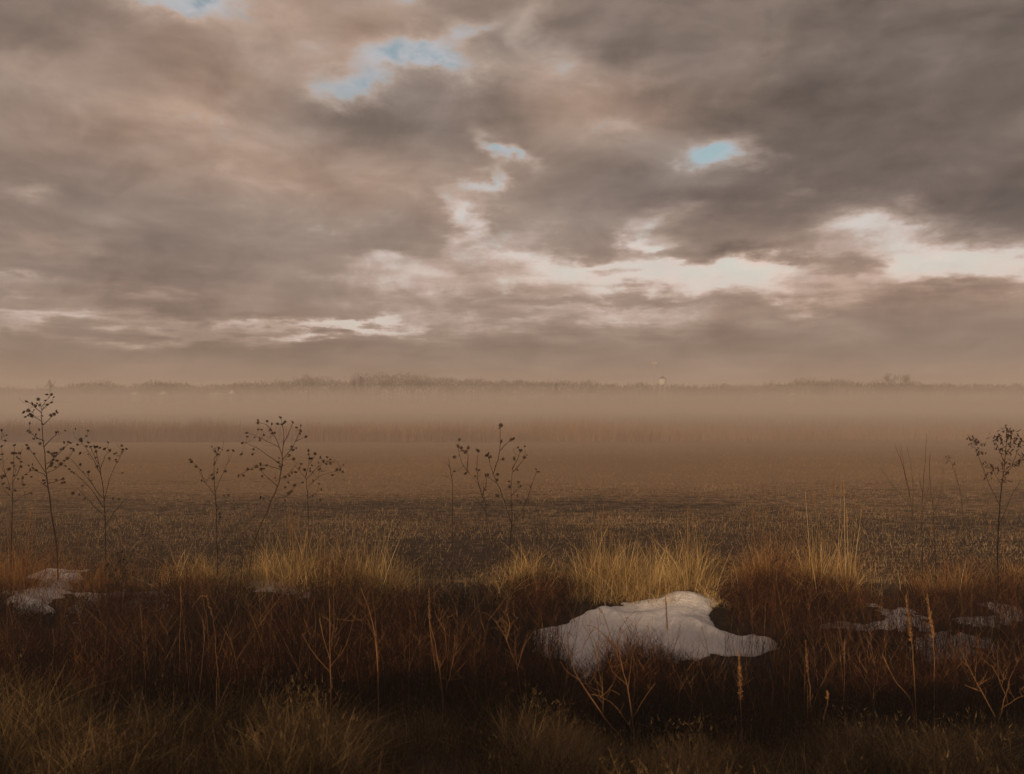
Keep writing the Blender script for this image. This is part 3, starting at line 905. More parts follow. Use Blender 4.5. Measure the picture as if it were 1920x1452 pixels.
p.heads([(88, 740), (97, 740), (50, 753), (61, 757), (66, 760), (70, 757), (72, 749), (75, 760), (68, 762), (89, 759), (97, 755), (45, 773), (51, 771), (54, 770), (57, 777), (60, 780), (48, 782), (96, 779),
         (101, 776), (106, 771), (108, 774), (103, 777), (80, 795), (74, 806), (53, 808), (57, 811), (68, 815), (64, 823), (70, 822), (76, 832), (106, 811), (110, 810), (51, 835), (54, 841), (65, 851), (92, 848),
         (98, 851), (103, 850), (107, 849), (115, 843), (120, 841), (121, 830), (129, 829), (133, 831), (100, 855), (98, 869), (108, 864), (97, 874), (105, 876), (121, 864), (124, 874), (115, 870), (55, 873),
         (62, 871), (58, 881), (63, 878), (69, 882), (50, 890), (83, 901, 1.1), (85, 906), (107, 900), (118, 906), (122, 905), (119, 898)])
p.done()

p = Plant('dried_sunflower', 'dried sunflower cut by the left edge of the photo, loose small heads', 'dried plant', 12.1, (24, 1090), GS)
p.stroke([(24, 1010), (25, 960), (26, 925), (27, 860), (28, 838)], 0.008, 0.002)
for s in ([(26, 930), (12, 890), (4, 840)], [(26, 905), (38, 880), (40, 852)], [(26, 935), (10, 920), (4, 905)], [(25, 945), (45, 930), (60, 924)], [(14, 895), (2, 870)]): p.stroke(s, 0.004, 0.0018)
p.heads([(4, 837), (5, 852), (3, 862), (5, 895), (9, 893), (28, 835), (25, 850), (30, 850), (38, 850), (33, 857), (36, 860), (28, 892), (15, 915), (30, 920), (60, 925), (8, 907), (24, 868), (41, 866), (18, 880)])
p.done()

p = Plant('dried_sunflower', 'spreading dried sunflower just right of the tallest one, flat-topped with many forked branches', 'dried plant', 12.3, (201, 1100), GS)
p.stroke([(200, 1040), (199, 985), (196, 930), (190, 890), (183, 855), (179, 840)], 0.010, 0.003)
for s in ([(197, 940), (206, 900), (220, 868), (232, 846)], [(191, 890), (170, 852), (150, 827)], [(195, 935), (160, 890), (130, 858)], [(198, 970), (170, 940), (146, 915)], [(189, 885), (196, 862), (206, 845)],
          [(186, 870), (176, 850), (170, 838)], [(199, 985), (225, 950), (246, 930)], [(198, 955), (170, 915), (140, 885)]): p.stroke(s, 0.006, 0.0024)
p.heads([(231, 843), (238, 842), (230, 848), (218, 862), (216, 851), (220, 866), (207, 845), (197, 842), (206, 860), (146, 834), (152, 824), (153, 827), (166, 830), (163, 837), (171, 838), (178, 838), (182, 838),
         (188, 840), (181, 847), (181, 858), (183, 875), (138, 842), (134, 841), (139, 845), (151, 850), (152, 871), (127, 860), (131, 880), (135, 885), (138, 925), (150, 928), (160, 935), (213, 935), (224, 936), (231, 887)])
p.done()

p = Plant('dried_sunflower', 'thin upright dried sunflower left of the large leaning one, heads clustered at its top', 'dried plant', 12.2, (411, 1120), GS)
p.stroke([(410, 1060), (408, 1000), (405, 930), (402, 885), (403, 862), (408, 852)], 0.008, 0.0025)
for s in ([(406, 932), (386, 905), (375, 880), (358, 863)], [(404, 925), (418, 890), (430, 864)], [(407, 960), (425, 940), (440, 950)], [(403, 870), (411, 855)], [(386, 905), (379, 900)]): p.stroke(s, 0.004, 0.0018)
p.heads([(404, 846, 1.1), (411, 840), (411, 853), (403, 870, 1.15), (409, 880), (408, 886), (399, 890), (401, 897, 1.1), (428, 845, 1.0), (438, 845, 1.0), (357, 862), (360, 866), (368, 875), (377, 881), (379, 901), (423, 884), (429, 928), (440, 954)])
p.done()

p = Plant('dried_sunflower', 'large leaning dried sunflower left of centre, fan of dark round heads', 'dried plant', 12.1, (466, 1085), GS)
p.stroke([(474, 1030), (492, 980), (505, 950), (520, 915), (528, 880), (530, 860), (524, 838), (515, 818), (506, 803)], 0.013, 0.003)
for s in ([(529, 872), (505, 856), (478, 838), (455, 829)], [(529, 855), (533, 820), (527, 786)], [(531, 835), (543, 808), (549, 793)], [(512, 812), (500, 797), (484, 792)], [(530, 862), (549, 840), (562, 810)],
          [(529, 882), (500, 872), (478, 876)], [(521, 912), (505, 897), (489, 882)], [(524, 900), (545, 885), (557, 870)], [(515, 935), (540, 930), (553, 912)], [(555, 828), (568, 822)], [(525, 840), (490, 822), (470, 814)],
          [(478, 876), (462, 884), (449, 892)], [(510, 940), (498, 936)]): p.stroke(s, 0.006, 0.0024)
p.heads([(455, 831), (464, 819), (463, 812), (453, 852, 1.0), (487, 822), (488, 826), (495, 816), (476, 843), (474, 852), (526, 783, 1.05), (549, 792, 1.0), (484, 793), (484, 788), (501, 790), (510, 795), (521, 795, 1.0), (529, 796),
         (535, 791), (533, 793), (564, 808, 1.05), (556, 802), (574, 819), (550, 844, 1.0), (543, 854), (551, 861, 1.0), (481, 875, 1.05), (465, 880), (473, 881), (489, 870), (490, 880), (457, 892, 1.0), (448, 892), (492, 893), (495, 879), (522, 867),
         (526, 875), (530, 872), (535, 895), (543, 892), (541, 905), (548, 887), (555, 886), (553, 910), (568, 905), (546, 922), (542, 925), (535, 938), (489, 933), (495, 935), (515, 812), (507, 806), (500, 873)])
p.done()

p = Plant('dried_sunflower', 'smaller dried sunflower leaning close to the right of the large leaning one', 'dried plant', 12.6, (584, 1110), GS)
p.stroke([(582, 1060), (580, 1000), (578, 940), (575, 900), (574, 885)], 0.008, 0.003)
for s in ([(575, 900), (590, 882), (608, 868), (620, 867)], [(575, 897), (562, 882), (553, 873)], [(575, 892), (580, 865), (580, 848)], [(577, 912), (602, 892), (628, 884)], [(578, 935), (592, 925), (603, 918)], [(581, 870), (592, 853)]): p.stroke(s, 0.004, 0.0018)
p.heads([(579, 845), (579, 852), (591, 851), (601, 858), (581, 860), (584, 860), (565, 870), (562, 878), (572, 881), (612, 870, 1.0), (607, 865), (620, 869), (600, 880), (624, 891), (632, 881), (638, 881), (643, 885), (554, 885), (603, 918), (587, 930), (601, 938)])
p.done()

p = Plant('dried_sunflower', 'many-stemmed dried sunflower in the middle of the photo, one head standing highest', 'dried plant', 11.8, (950, 1120), GS)
p.stroke([(950, 1095), (954, 1050), (958, 1000), (960, 960), (958, 915), (962, 872)], 0.011, 0.003)
for s in ([(960, 880), (970, 862), (975, 847)], [(962, 885), (975, 870), (982, 860)], [(960, 985), (946, 940), (931, 905), (922, 880), (915, 858)], [(924, 890), (934, 862), (938, 835), (939, 801)],
          [(955, 1080), (925, 1030), (913, 975), (906, 925), (880, 887)], [(876, 884), (878, 858), (876, 848)], [(880, 887), (866, 868), (859, 840)], [(906, 925), (912, 905), (909, 885)], [(908, 940), (896, 900), (897, 848)],
          [(959, 990), (985, 945), (996, 912), (1006, 882)], [(938, 845), (950, 832), (962, 824)], [(912, 960), (900, 945), (890, 930)], [(958, 930), (972, 915)], [(930, 905), (913, 893)]): p.stroke(s, 0.006, 0.002)
p.heads([(964, 860, 1.15), (975, 845, 1.0), (983, 858), (913, 854, 1.15), (920, 856), (914, 891, 1.0), (910, 891), (933, 890), (932, 900), (939, 798, 1.2), (940, 828, 1.1), (958, 825, 1.0), (963, 823, 1.0), (943, 861), (873, 888), (859, 837, 1.15), (865, 840),
         (878, 840, 1.0), (867, 845), (872, 848), (875, 846), (852, 857), (852, 884), (896, 845, 1.15), (893, 880), (898, 882), (909, 918, 1.0), (905, 927), (932, 930, 1.0), (904, 942), (954, 903), (955, 913), (972, 904), (976, 912), (970, 930), (976, 942),
         (959, 945, 1.05), (970, 881), (1005, 880), (1009, 885), (995, 913), (982, 960)])
p.done()

p = Plant('bare_weed', 'bare grey stem with short crooked twigs, left of the middle sunflower', 'dried plant', 11.9, (848, 1180))
p.stroke([(848, 1130), (848, 1040), (849, 960), (848, 900), (843, 872), (841, 856)], 0.007, 0.002)
for s in ([(848, 903), (836, 893), (828, 892)], [(847, 898), (851, 884), (856, 876)], [(843, 876), (836, 864)], [(848, 960), (832, 948), (814, 925)], [(846, 890), (842, 876), (833, 868)], [(848, 1010), (860, 985), (866, 960)]): p.stroke(s, 0.003, 0.0014)
p.done()

p = Plant('dried_sunflower', 'low dark dried sunflower standing in the brush in front of the left snow, black heads', 'dried plant', 8.6, (206, 1240), GS)
p.stroke([(206, 1200), (208, 1150), (215, 1110), (228, 1075)], 0.006, 0.002)
for s in ([(211, 1130), (205, 1105), (204, 1098)], [(222, 1090), (240, 1078), (252, 1078)], [(226, 1080), (240, 1056), (252, 1037)], [(220, 1095), (212, 1075), (212, 1062)], [(228, 1075), (230, 1045)]): p.stroke(s, 0.003, 0.0015)
p.heads([(228, 1043), (252, 1035), (227, 1049), (248, 1053), (210, 1062), (213, 1061), (239, 1070), (237, 1076), (254, 1078), (207, 1080), (213, 1096), (210, 1097), (201, 1098), (240, 1085), (203, 1108), (246, 1044)], 0.017)
p.done()

# leafy pigweed at right, bare whips beside it
def leaf_cluster(pl, px, py, n=13, spread=8, size=0.060):
    q = pl.near(px, py); bag = Bag()
    c = pl.P(px, py, q[2])
    b = np.array([tuple(c + Vector((random.gauss(0, 1), random.gauss(0, 1), random.gauss(0, 1))) * spread / F * pl.d * 0.6) for _ in range(n)])
    d = rng.normal(0, 1, (n, 3)) + np.array([0, 0, -0.5])
    bag.add(*ribbons(b, rng.uniform(.5, 1.2, n) * size, rng.uniform(.3, .6, n) * size, d, rng.normal(0, .3, (n, 3)), 3))
    a = pl.P(*q)
    pl.bag.tube([a, (a + c) / 2, c], [.002, .0018, .0015], 3)
    bag.obj('leaf_cluster', M['leaf'], pl.root)


p = Plant('leafy_weed', 'tall dead weed with shrivelled curled leaves near the right edge', 'dried plant', 11.2, (1868, 1110))
p.stroke([(1869, 1010), (1872, 960), (1878, 900), (1884, 850), (1886, 806)], 0.013, 0.003)
for s in ([(1882, 866), (1872, 842), (1862, 820)], [(1879, 895), (1898, 872), (1918, 856)], [(1884, 850), (1896, 836), (1906, 820)], [(1873, 950), (1850, 900), (1836, 862), (1824, 830)], [(1870, 990), (1890, 940), (1912, 900)],
          [(1876, 915), (1860, 880), (1852, 866)], [(1896, 875), (1905, 850), (1915, 826)]): p.stroke(s, 0.005, 0.002)
for q in [(1886, 804), (1890, 814), (1884, 820), (1898, 812), (1894, 830), (1880, 838), (1870, 826), (1864, 818), (1874, 842), (1888, 846), (1904, 822), (1914, 826), (1910, 838), (1918, 856), (1910, 862), (1900, 868), (1882, 868), (1876, 884),
          (1858, 874), (1822, 824), (1826, 834), (1832, 830), (1838, 846), (1844, 872), (1880, 900), (1852, 890)]: leaf_cluster(p, *q)
p.done()

p = Plant('leafy_weed', 'slender weed with one curled leaf cluster at its tip, left of the leafy one', 'dried plant', 11.5, (1800, 1120))
p.stroke([(1806, 1040), (1803, 960), (1790, 890), (1779, 862)], 0.005, 0.0016)
p.stroke([(1794, 905), (1790, 880), (1786, 870)], 0.002, 0.0014)
for q in [(1778, 856), (1777, 864), (1787, 870)]: leaf_cluster(p, *q, n=7, spread=4, size=.035)
p.done()

for k, (lab, base, strokes) in enumerate([
    ('cluster of bare dark whips left of the leafy weed, three switches fanning up', (1712, 1120),
     [[(1712, 1040), (1708, 960), (1697, 900), (1688, 834)], [(1706, 940), (1694, 880), (1676, 832)], [(1709, 970), (1710, 900), (1700, 838)], [(1706, 950), (1680, 920), (1650, 880)], [(1700, 905), (1690, 870), (1686, 842)]]),
    ('single tall bare whip, highest of the bare switches at right', (1727, 1120), [[(1727, 1050), (1727, 970), (1730, 900), (1734, 850), (1737, 813)], [(1729, 925), (1722, 890)], [(1728, 960), (1740, 915), (1744, 850)]]),
    ('short bare whip leaning right, between the tall whip and the leafy weed', (1752, 1125), [[(1752, 1050), (1748, 960), (1743, 905), (1742, 852)], [(1748, 965), (1762, 925), (1768, 880)]])]):
    p = Plant('bare_whip', lab, 'dried plant', 11.6 + 0.15 * k, base, 'bare whips near the right edge')
    for i, s in enumerate(strokes): p.stroke(s, 0.006 if i == 0 else 0.003, 0.0014)
    p.done()


# seed spikes
def spike_stalk(label, top, bot, path, d, r=0.011, extra=()):
    pl = Plant('seed_spike_weed', label, 'dried plant', d, path[-1], 'tan seed spikes in the near ditch')
    pl.stroke(list(reversed(path)) + [bot, top], 0.004, 0.0018, slope=0.0)
    for s in extra: pl.stroke(s, 0.003, 0.0014)
    a, b = pl.P(*bot, d), pl.P(*top, d)
    bag = Bag(); L = (b - a).length; n = max(22, int(L * 260))
    ax = (b - a) / L
    for i in range(n):
        t = (i + random.random()) / n; th = i * 2.4
        rr = r * (1 - 0.6 * t ** 2) * random.uniform(.25, 1.45)
        c = a + (b - a) * t
        o = Vector((math.cos(th), math.sin(th), 0))
        tip = c + o * rr + ax * random.uniform(.008, .02)
        bag.tube([c, c + o * rr * .75 + ax * .004, tip], [r * .22, r * .30, r * .08], 3, random.random())
    bag.obj('seed_spike', M['stalk'], pl.root)
    return pl.done('stalk')


spike_stalk('thick tan seed spike standing just right of the main snow drift, nearest of its kind', (1384, 1224), (1386, 1312), [(1388, 1345), (1390, 1400)], 5.6, 0.017)
spike_stalk('tan seed spike with its stem rising through a forked weed, right of the thick one', (1508, 1202), (1512, 1262), [(1516, 1300), (1518, 1370)], 5.8, 0.011)
spike_stalk('long orange seed spike, left one of the tall pair at right', (1696, 1118), (1706, 1204), [(1710, 1260), (1716, 1380)], 6.2, 0.015)
spike_stalk('long orange seed spike, right one of the tall pair at right', (1735, 1116), (1747, 1196), [(1748, 1260), (1746, 1390)], 6.4, 0.018)
spike_stalk('small dim seed spike between the forked weed and the tall pair', (1581, 1200), (1580, 1244), [(1580, 1290), (1579, 1340)], 6.4, 0.009)
spike_stalk('thin seed spike leaning left below the tall pair', (1652, 1228), (1664, 1256), [(1682, 1286), (1706, 1318), (1712, 1380)], 6.0, 0.008)
spike_stalk('tiny tan seed tip low in the ditch, right of the forked weed stem', (1548, 1297), (1549, 1312), [(1543, 1340), (1538, 1372)], 5.6, 0.012)
spike_stalk('dark seed spike seen against the bright snow drift', (1247, 1122), (1250, 1182), [(1254, 1240), (1256, 1330)], 7.4, 0.012)
spike_stalk('short tan seed spike in the brush left of the curved stalk', (341, 1100), (342, 1136), [(341, 1160), (340, 1230), (342, 1330)], 7.0, 0.009)
spike_stalk('tan seed spike with a curved neck, standing in the left brush', (390, 1118), (402, 1158), [(406, 1190), (408, 1230), (412, 1262), (415, 1330)], 6.0, 0.011, [[(390, 1120), (378, 1118), (362, 1140)]])
spike_stalk('tiny seed spike tip above the left brush', (374, 1082), (379, 1102), [(384, 1130), (392, 1180), (398, 1320)], 7.2, 0.007)
spike_stalk('slim orange seed spike in the brush left of the middle', (805, 1104), (806, 1160), [(810, 1200), (818, 1260), (832, 1310), (838, 1360)], 6.4, 0.010)

# forked woody weeds in the near ditch
FW = 'forked woody weeds in the near ditch'
for lab, d, base, strokes, mt in [
    ('large orange-brown forked weed in front of the snow drift', 5.4, (1190, 1410),
     [[(1188, 1390), (1182, 1330), (1176, 1290), (1166, 1255), (1152, 1212), (1140, 1180), (1126, 1142)], [(1177, 1295), (1182, 1250), (1188, 1218)], [(1168, 1260), (1160, 1215), (1164, 1180)], [(1185, 1345), (1210, 1305), (1228, 1282)],
      [(1153, 1215), (1120, 1180), (1096, 1172)], [(1186, 1375), (1168, 1345), (1142, 1315), (1110, 1302)], [(1174, 1285), (1150, 1262), (1140, 1240)], [(1127, 1150), (1118, 1138)], [(1188, 1222), (1196, 1200), (1194, 1184)]], 'stalk'),
    ('long leaning orange stalk crossing left of the large forked weed', 5.3, (1170, 1410),
     [[(1168, 1392), (1145, 1362), (1110, 1312), (1084, 1272), (1070, 1230), (1062, 1182)], [(1130, 1345), (1128, 1290), (1118, 1235), (1104, 1190), (1092, 1172)], [(1085, 1275), (1066, 1262), (1050, 1240)], [(1118, 1240), (1122, 1200), (1118, 1152)]], 'stalk'),
    ('upright forked grey-brown weed right of the snow drift', 5.8, (1516, 1390),
     [[(1516, 1360), (1517, 1300), (1513, 1262), (1498, 1215), (1482, 1172), (1462, 1120), (1448, 1080)], [(1519, 1290), (1530, 1240), (1540, 1190), (1546, 1130)], [(1522, 1268), (1560, 1238), (1600, 1210), (1632, 1190)], [(1484, 1178), (1482, 1130), (1487, 1090)],
      [(1540, 1190), (1552, 1160), (1554, 1110)], [(1532, 1230), (1520, 1190), (1518, 1160)], [(1498, 1216), (1476, 1198)]], 'stem'),
    ('forked orange weed at the lower right corner', 5.3, (1866, 1420),
     [[(1866, 1400), (1868, 1350), (1882, 1300), (1890, 1270), (1908, 1236)], [(1862, 1345), (1836, 1296), (1812, 1250), (1796, 1216)], [(1872, 1330), (1898, 1312), (1924, 1304)], [(1880, 1302), (1868, 1270), (1866, 1222)]], 'stalk'),
    ('V-shaped pair of orange stems in the brush left of the middle', 6.0, (621, 1310),
     [[(621, 1250), (620, 1220), (620, 1180), (619, 1122)], [(621, 1240), (612, 1210), (600, 1160)], [(621, 1250), (650, 1210), (668, 1150)], [(620, 1225), (628, 1170), (626, 1110)], [(622, 1262), (590, 1225), (568, 1190)]], 'stalk'),
    ('tall thin forked weed in the left brush, short side twigs', 6.4, (466, 1330),
     [[(465, 1290), (460, 1230), (454, 1180), (452, 1120), (456, 1050)], [(458, 1210), (456, 1170), (470, 1150), (479, 1130)], [(474, 1190), (492, 1176), (516, 1160)], [(461, 1240), (472, 1200), (480, 1180)]], 'stem'),
    ('bent forked twig with an arching tip in the left brush', 6.4, (343, 1310),
     [[(342, 1240), (350, 1200), (357, 1165), (372, 1130), (388, 1116)], [(357, 1170), (352, 1150), (344, 1142)], [(352, 1195), (330, 1215), (310, 1240)]], 'stem'),
    ('low spreading grey weed at the left of the near ditch', 6.0, (252, 1300),
     [[(251, 1240), (254, 1210), (262, 1160)], [(254, 1225), (280, 1200), (292, 1178)], [(251, 1245), (236, 1220), (205, 1190)], [(253, 1235), (270, 1222), (300, 1212)]], 'stem'),
    ('slanting thin stem leaning left into the brush, left of the snow drift', 6.6, (985, 1290),
     [[(985, 1270), (965, 1240), (948, 1195), (925, 1160), (912, 1150)], [(950, 1198), (956, 1170), (950, 1150)], [(966, 1240), (990, 1200), (1010, 1170)]], 'stalk'),
    ('pair of thin orange stems rising from one foot in the middle brush', 6.3, (711, 1340),
     [[(711, 1310), (710, 1260), (704, 1190), (692, 1140), (678, 1104)], [(710, 1250), (706, 1180), (700, 1112)], [(704, 1195), (690, 1170), (668, 1162)]], 'stalk'),
    ('long curved orange stem in the middle brush', 6.1, (830, 1330),
     [[(830, 1300), (822, 1240), (812, 1190), (803, 1150)], [(838, 1290), (850, 1240), (852, 1190)], [(824, 1255), (838, 1222), (832, 1170)]], 'stalk')]:
    p = Plant('forked_weed', lab, 'dried plant', d, base, FW)
    for i, s in enumerate(strokes): p.stroke(s, 0.0056 if i == 0 else 0.0030, 0.0020 if i == 0 else 0.0013)
    # fine twigs off the ends
    for i in range(44):
        q = random.choice(p.pts[6:]); a = random.gauss(-90, 38); L = random.uniform(8, 34)
        p.stroke([(q[0], q[1]), (q[0] + L * math.cos(R(a)) * .6, q[1] + L * math.sin(R(a)) * .5), (q[0] + L * math.cos(R(a)), q[1] + L * math.sin(R(a)))], 0.0016, 0.0009, n=3, sub=2)
    p.done(mt)


# thin single stalks nobody can tell apart
def make_stalk(seed, mt):
    random.seed(seed)
    root = empty('dry_stalk'); bag = Bag()
    h = 1.0; pts = [Vector((0, 0, -0.03))]; dx, dy = random.gauss(0, .12), random.gauss(0, .12)
    for i in range(1, 6):
        t = i / 5; pts.append(Vector((dx * t + random.gauss(0, .012), dy * t * t + random.gauss(0, .012), h * t)))
    bag.tube(bezier_like(pts, 2), [0.0048 - 0.0032 * i / 10 for i in range(11)], 4)
    for k in range(random.randint(3, 7)):
        t = random.uniform(.35, .95); i = int(t * 4); f = t * 4 - i
        b = pts[1 + min(i, 3)].lerp(pts[min(5, 2 + i)], f); a = random.uniform(0, 6.28); L = random.uniform(.10, .32) * (1.2 - t)
        e = b + Vector((math.cos(a) * .6, math.sin(a) * .6, 1)).normalized() * L
        bag.tube([b, (b + e) / 2 + Vector((math.cos(a), math.sin(a), -.3)) * .02, e], [.0022, .0018, .001], 3)
    bag.obj('stem', M[mt], root)
    return root


def copy_tree(o, parent=None):
    c = o.copy(); COL.objects.link(c); c.parent = parent
    for ch in list(o.children): copy_tree(ch, c)
    return c


protos = [make_stalk(40 + i, 'stalk' if i % 3 else 'stem') for i in range(6)]
random.seed(5)
used = set()
spots = []
for i in range(64):
    d = random.uniform(5.4, 8.8); px = random.uniform(-10, 1930)
    if 1045 < px < 1440 and random.random() < 0.7: continue
    spots.append((px, d, random.uniform(.38, .78)))
for i, (px, d, s) in enumerate(spots):
    k = i % 6; o = protos[k] if k not in used else copy_tree(protos[k]); used.add(k)
    x = (px - 960) / F * d
    o.location = (x, d, gz1(x, d)); o.rotation_euler = (0, 0, random.uniform(0, 6.28)); o.scale = (s * 1.0, s * 1.0, s)
    tag(o, 'thin upright dry stalk with a few short twigs, standing in the dark ditch weeds', 'dried plant', 'thin stalks in the ditch weeds')


# ------------------------------------------------------------------ shrubby mounds and grass tussocks
def mound(label, px, d, width, height, n=900, mt='brush', arch=0.0, name='weed_mound', cat='shrub'):
    x0 = (px - 960) / F * d; z0 = gz1(x0, d)
    root = empty(name, (x0, d, z0)); tag(root, label, cat, 'dark weed mounds in the ditch')
    bag = Bag(); st = Bag()
    th = rng.uniform(0, 2 * np.pi, n); u = rng.random(n) ** 0.5
    bx = np.cos(th) * u * width * 0.22; by = np.sin(th) * u * width * 0.22
    bz = gz(bx + x0, by + d) - z0 - 0.02
    base = np.stack([bx, by, bz], 1)
    out = u * width / height * 0.85
    dr = np.stack([np.cos(th) * out, np.sin(th) * out, np.ones(n)], 1)
    L = height * rng.uniform(.6, 1.12, n) * (1.0 - 0.1 * u)
    bend = np.stack([np.cos(th) * arch, np.sin(th) * arch, -np.ones(n) * arch], 1) * 0.6
    st.add(*ribbons(base, L, rng.uniform(.003, .006, n), dr, bend, 4))
    dn = dr / np.linalg.norm(dr, axis=1, keepdims=True)
    for k in range(9):
        t = rng.uniform(.3, 1, n)
        b = base + dn * (L * t)[:, None] + bend * (L * t * t)[:, None]
        a = rng.uniform(0, 6.28, n)
        bag.add(*ribbons(b, rng.uniform(.03, .11, n), rng.uniform(.002, .005, n), np.stack([np.cos(a), np.sin(a), rng.uniform(-.2, 1.2, n)], 1), np.zeros((n, 3)), 1))
    st.obj('stems', M[mt], root); bag.obj('twigs', M[mt], root)
    return root


mound('rounded dark red weed mound just right of the main snow drift', 1432, 10.6, 1.25, 0.62, 1500)
mound('rusty weed mound behind the forked weed, right of the rounded one', 1560, 10.7, 1.0, 0.52, 900, 'brush')
mound('dark weed clump with drooping tips at the left end of the main snow drift', 1030, 8.3, 0.62, 0.50, 1000, arch=0.25)
mound('low dark weed clump in front of the middle of the main snow drift', 1195, 7.9, 0.70, 0.42, 800)
mound('small dark weed clump at the lower right of the main snow drift', 1290, 8.2, 0.5, 0.34, 600)
mound('dark weed mound above the left snow, below the spreading sunflower', 228, 10.6, 1.25, 0.50, 1500)
mound('dark weed mound left of the far left snow patch', 12, 10.2, 0.8, 0.45, 700)
mound('reddish weed mound behind the left end of the snow, below the middle sunflower', 1010, 10.9, 0.9, 0.48, 1000)


def tussock(label, px, d, width, height, n, mt='golden', plume=0, lean=0.30):
    x0 = (px - 960) / F * d; z0 = gz1(x0, d)
    root = empty('grass_tussock', (x0, d, z0)); tag(root, label, 'grass clump', 'tall grass clumps along the field edge')
    th = rng.uniform(0, 2 * np.pi, n); u = rng.random(n) ** 0.6
    bx = np.cos(th) * u * width * .5; by = np.sin(th) * u * width * .3
    base = np.stack([bx, by, gz(bx + x0, by + d) - z0 - .02], 1)
    l = u * lean * rng.uniform(.1, 2.4, n)
    dr = np.stack([np.cos(th) * l, np.sin(th) * l, np.ones(n)], 1)
    L = height * rng.uniform(.35, 1.0, n)
    be = np.stack([np.cos(th), np.sin(th), -np.ones(n) * .7], 1) * (rng.random(n) ** 1.3 * 1.25)[:, None]
    bag = Bag(); bag.add(*ribbons(base, L, rng.uniform(.003, .007, n), dr, be, 5))
    bag.obj('blades', M[mt], root)
    if plume:
        st = Bag(); pb = Bag()
        for k in range(plume):
            a = random.uniform(0, 6.28); b = Vector((random.gauss(0, width * .22), random.gauss(0, width * .1), 0)); h = height * random.uniform(1.2, 1.75)
            e = b + Vector((random.gauss(0, .07), random.gauss(0, .07), 1)) * h
            st.tube([b, (b + e) / 2 + Vector((random.gauss(0, .02), 0, 0)), e], [.0035, .003, .0018], 3)
            m_ = 26; t = rng.uniform(.82, 1.0, m_)
            bb = np.array([tuple(b.lerp(e, float(q))) for q in t])
            pb.add(*ribbons(bb, rng.uniform(.03, .09, m_), rng.uniform(.002, .004, m_), np.stack([rng.normal(0, .45, m_), rng.normal(0, .45, m_), np.ones(m_)], 1), rng.normal(0, .15, (m_, 3)), 2))
        st.obj('seed_stem', M[mt], root); pb.obj('seed_plume', M['rusty'], root)
    return root


tussock('tallest pale orange grass clump with feathery seed stems, right of the rounded mound', 1530, 11.4, 0.42, 0.95, 240, 'golden', 6, .22)
tussock('narrow tall grass clump beside the tallest one, on its right', 1590, 11.2, 0.22, 1.0, 120, 'golden', 4, .16)
tussock('wide golden grass clump behind the left half of the main snow drift', 1135, 11.6, 0.75, 0.72, 560, 'golden', 5, .45)
tussock('bushy golden grass clump behind the middle of the main snow drift', 1215, 11.5, 0.7, 0.60, 520, 'golden', 0, .5)
tussock('tall golden grass clump behind the right end of the main snow drift', 1292, 11.4, 0.5, 0.86, 420, 'golden', 3, .35)
tussock('slim golden grass clump just right of the middle sunflower stems', 985, 11.4, 0.36, 0.74, 300, 'golden', 0, .3)
tussock('rust-coloured grass clump above the rounded weed mound', 1440, 11.3, 0.6, 0.95, 420, 'rusty', 6, .35)
tussock('bright golden tuft at the foot of the large leaning sunflower', 500, 11.7, 0.7, 0.5, 420, 'golden', 0, .45)
tussock('golden tuft with tall thin seed stems, below the smaller leaning sunflower', 555, 11.9, 0.7, 0.62, 420, 'golden', 7, .35)
tussock('golden tuft between the smaller leaning sunflower and the middle', 650, 11.8, 0.7, 0.52, 420, 'golden', 3, .45)
tussock('golden tuft farthest right of the row left of the middle', 725, 11.7, 0.6, 0.5, 320, 'golden', 1, .4)
tussock('golden tuft leaning left beside the thin upright sunflower', 372, 11.8, 0.5, 0.42, 260, 'golden', 0, .5)
tussock('dim rusty grass clump at the far left, in front of the tallest sunflower', 40, 11.4, 0.9, 0.85, 520, 'rusty', 3, .35)
tussock('brown grass clump between the tallest and the spreading sunflowers', 165, 11.6, 0.7, 0.6, 320, 'rusty', 2, .35)
tussock('brown grass clump below the bare whips', 1765, 11.3, 0.8, 0.62, 340, 'rusty', 3, .35)
tussock('brown grass clump under the leafy weed at the right edge', 1885, 11.2, 0.6, 0.66, 260, 'rusty', 2, .35)


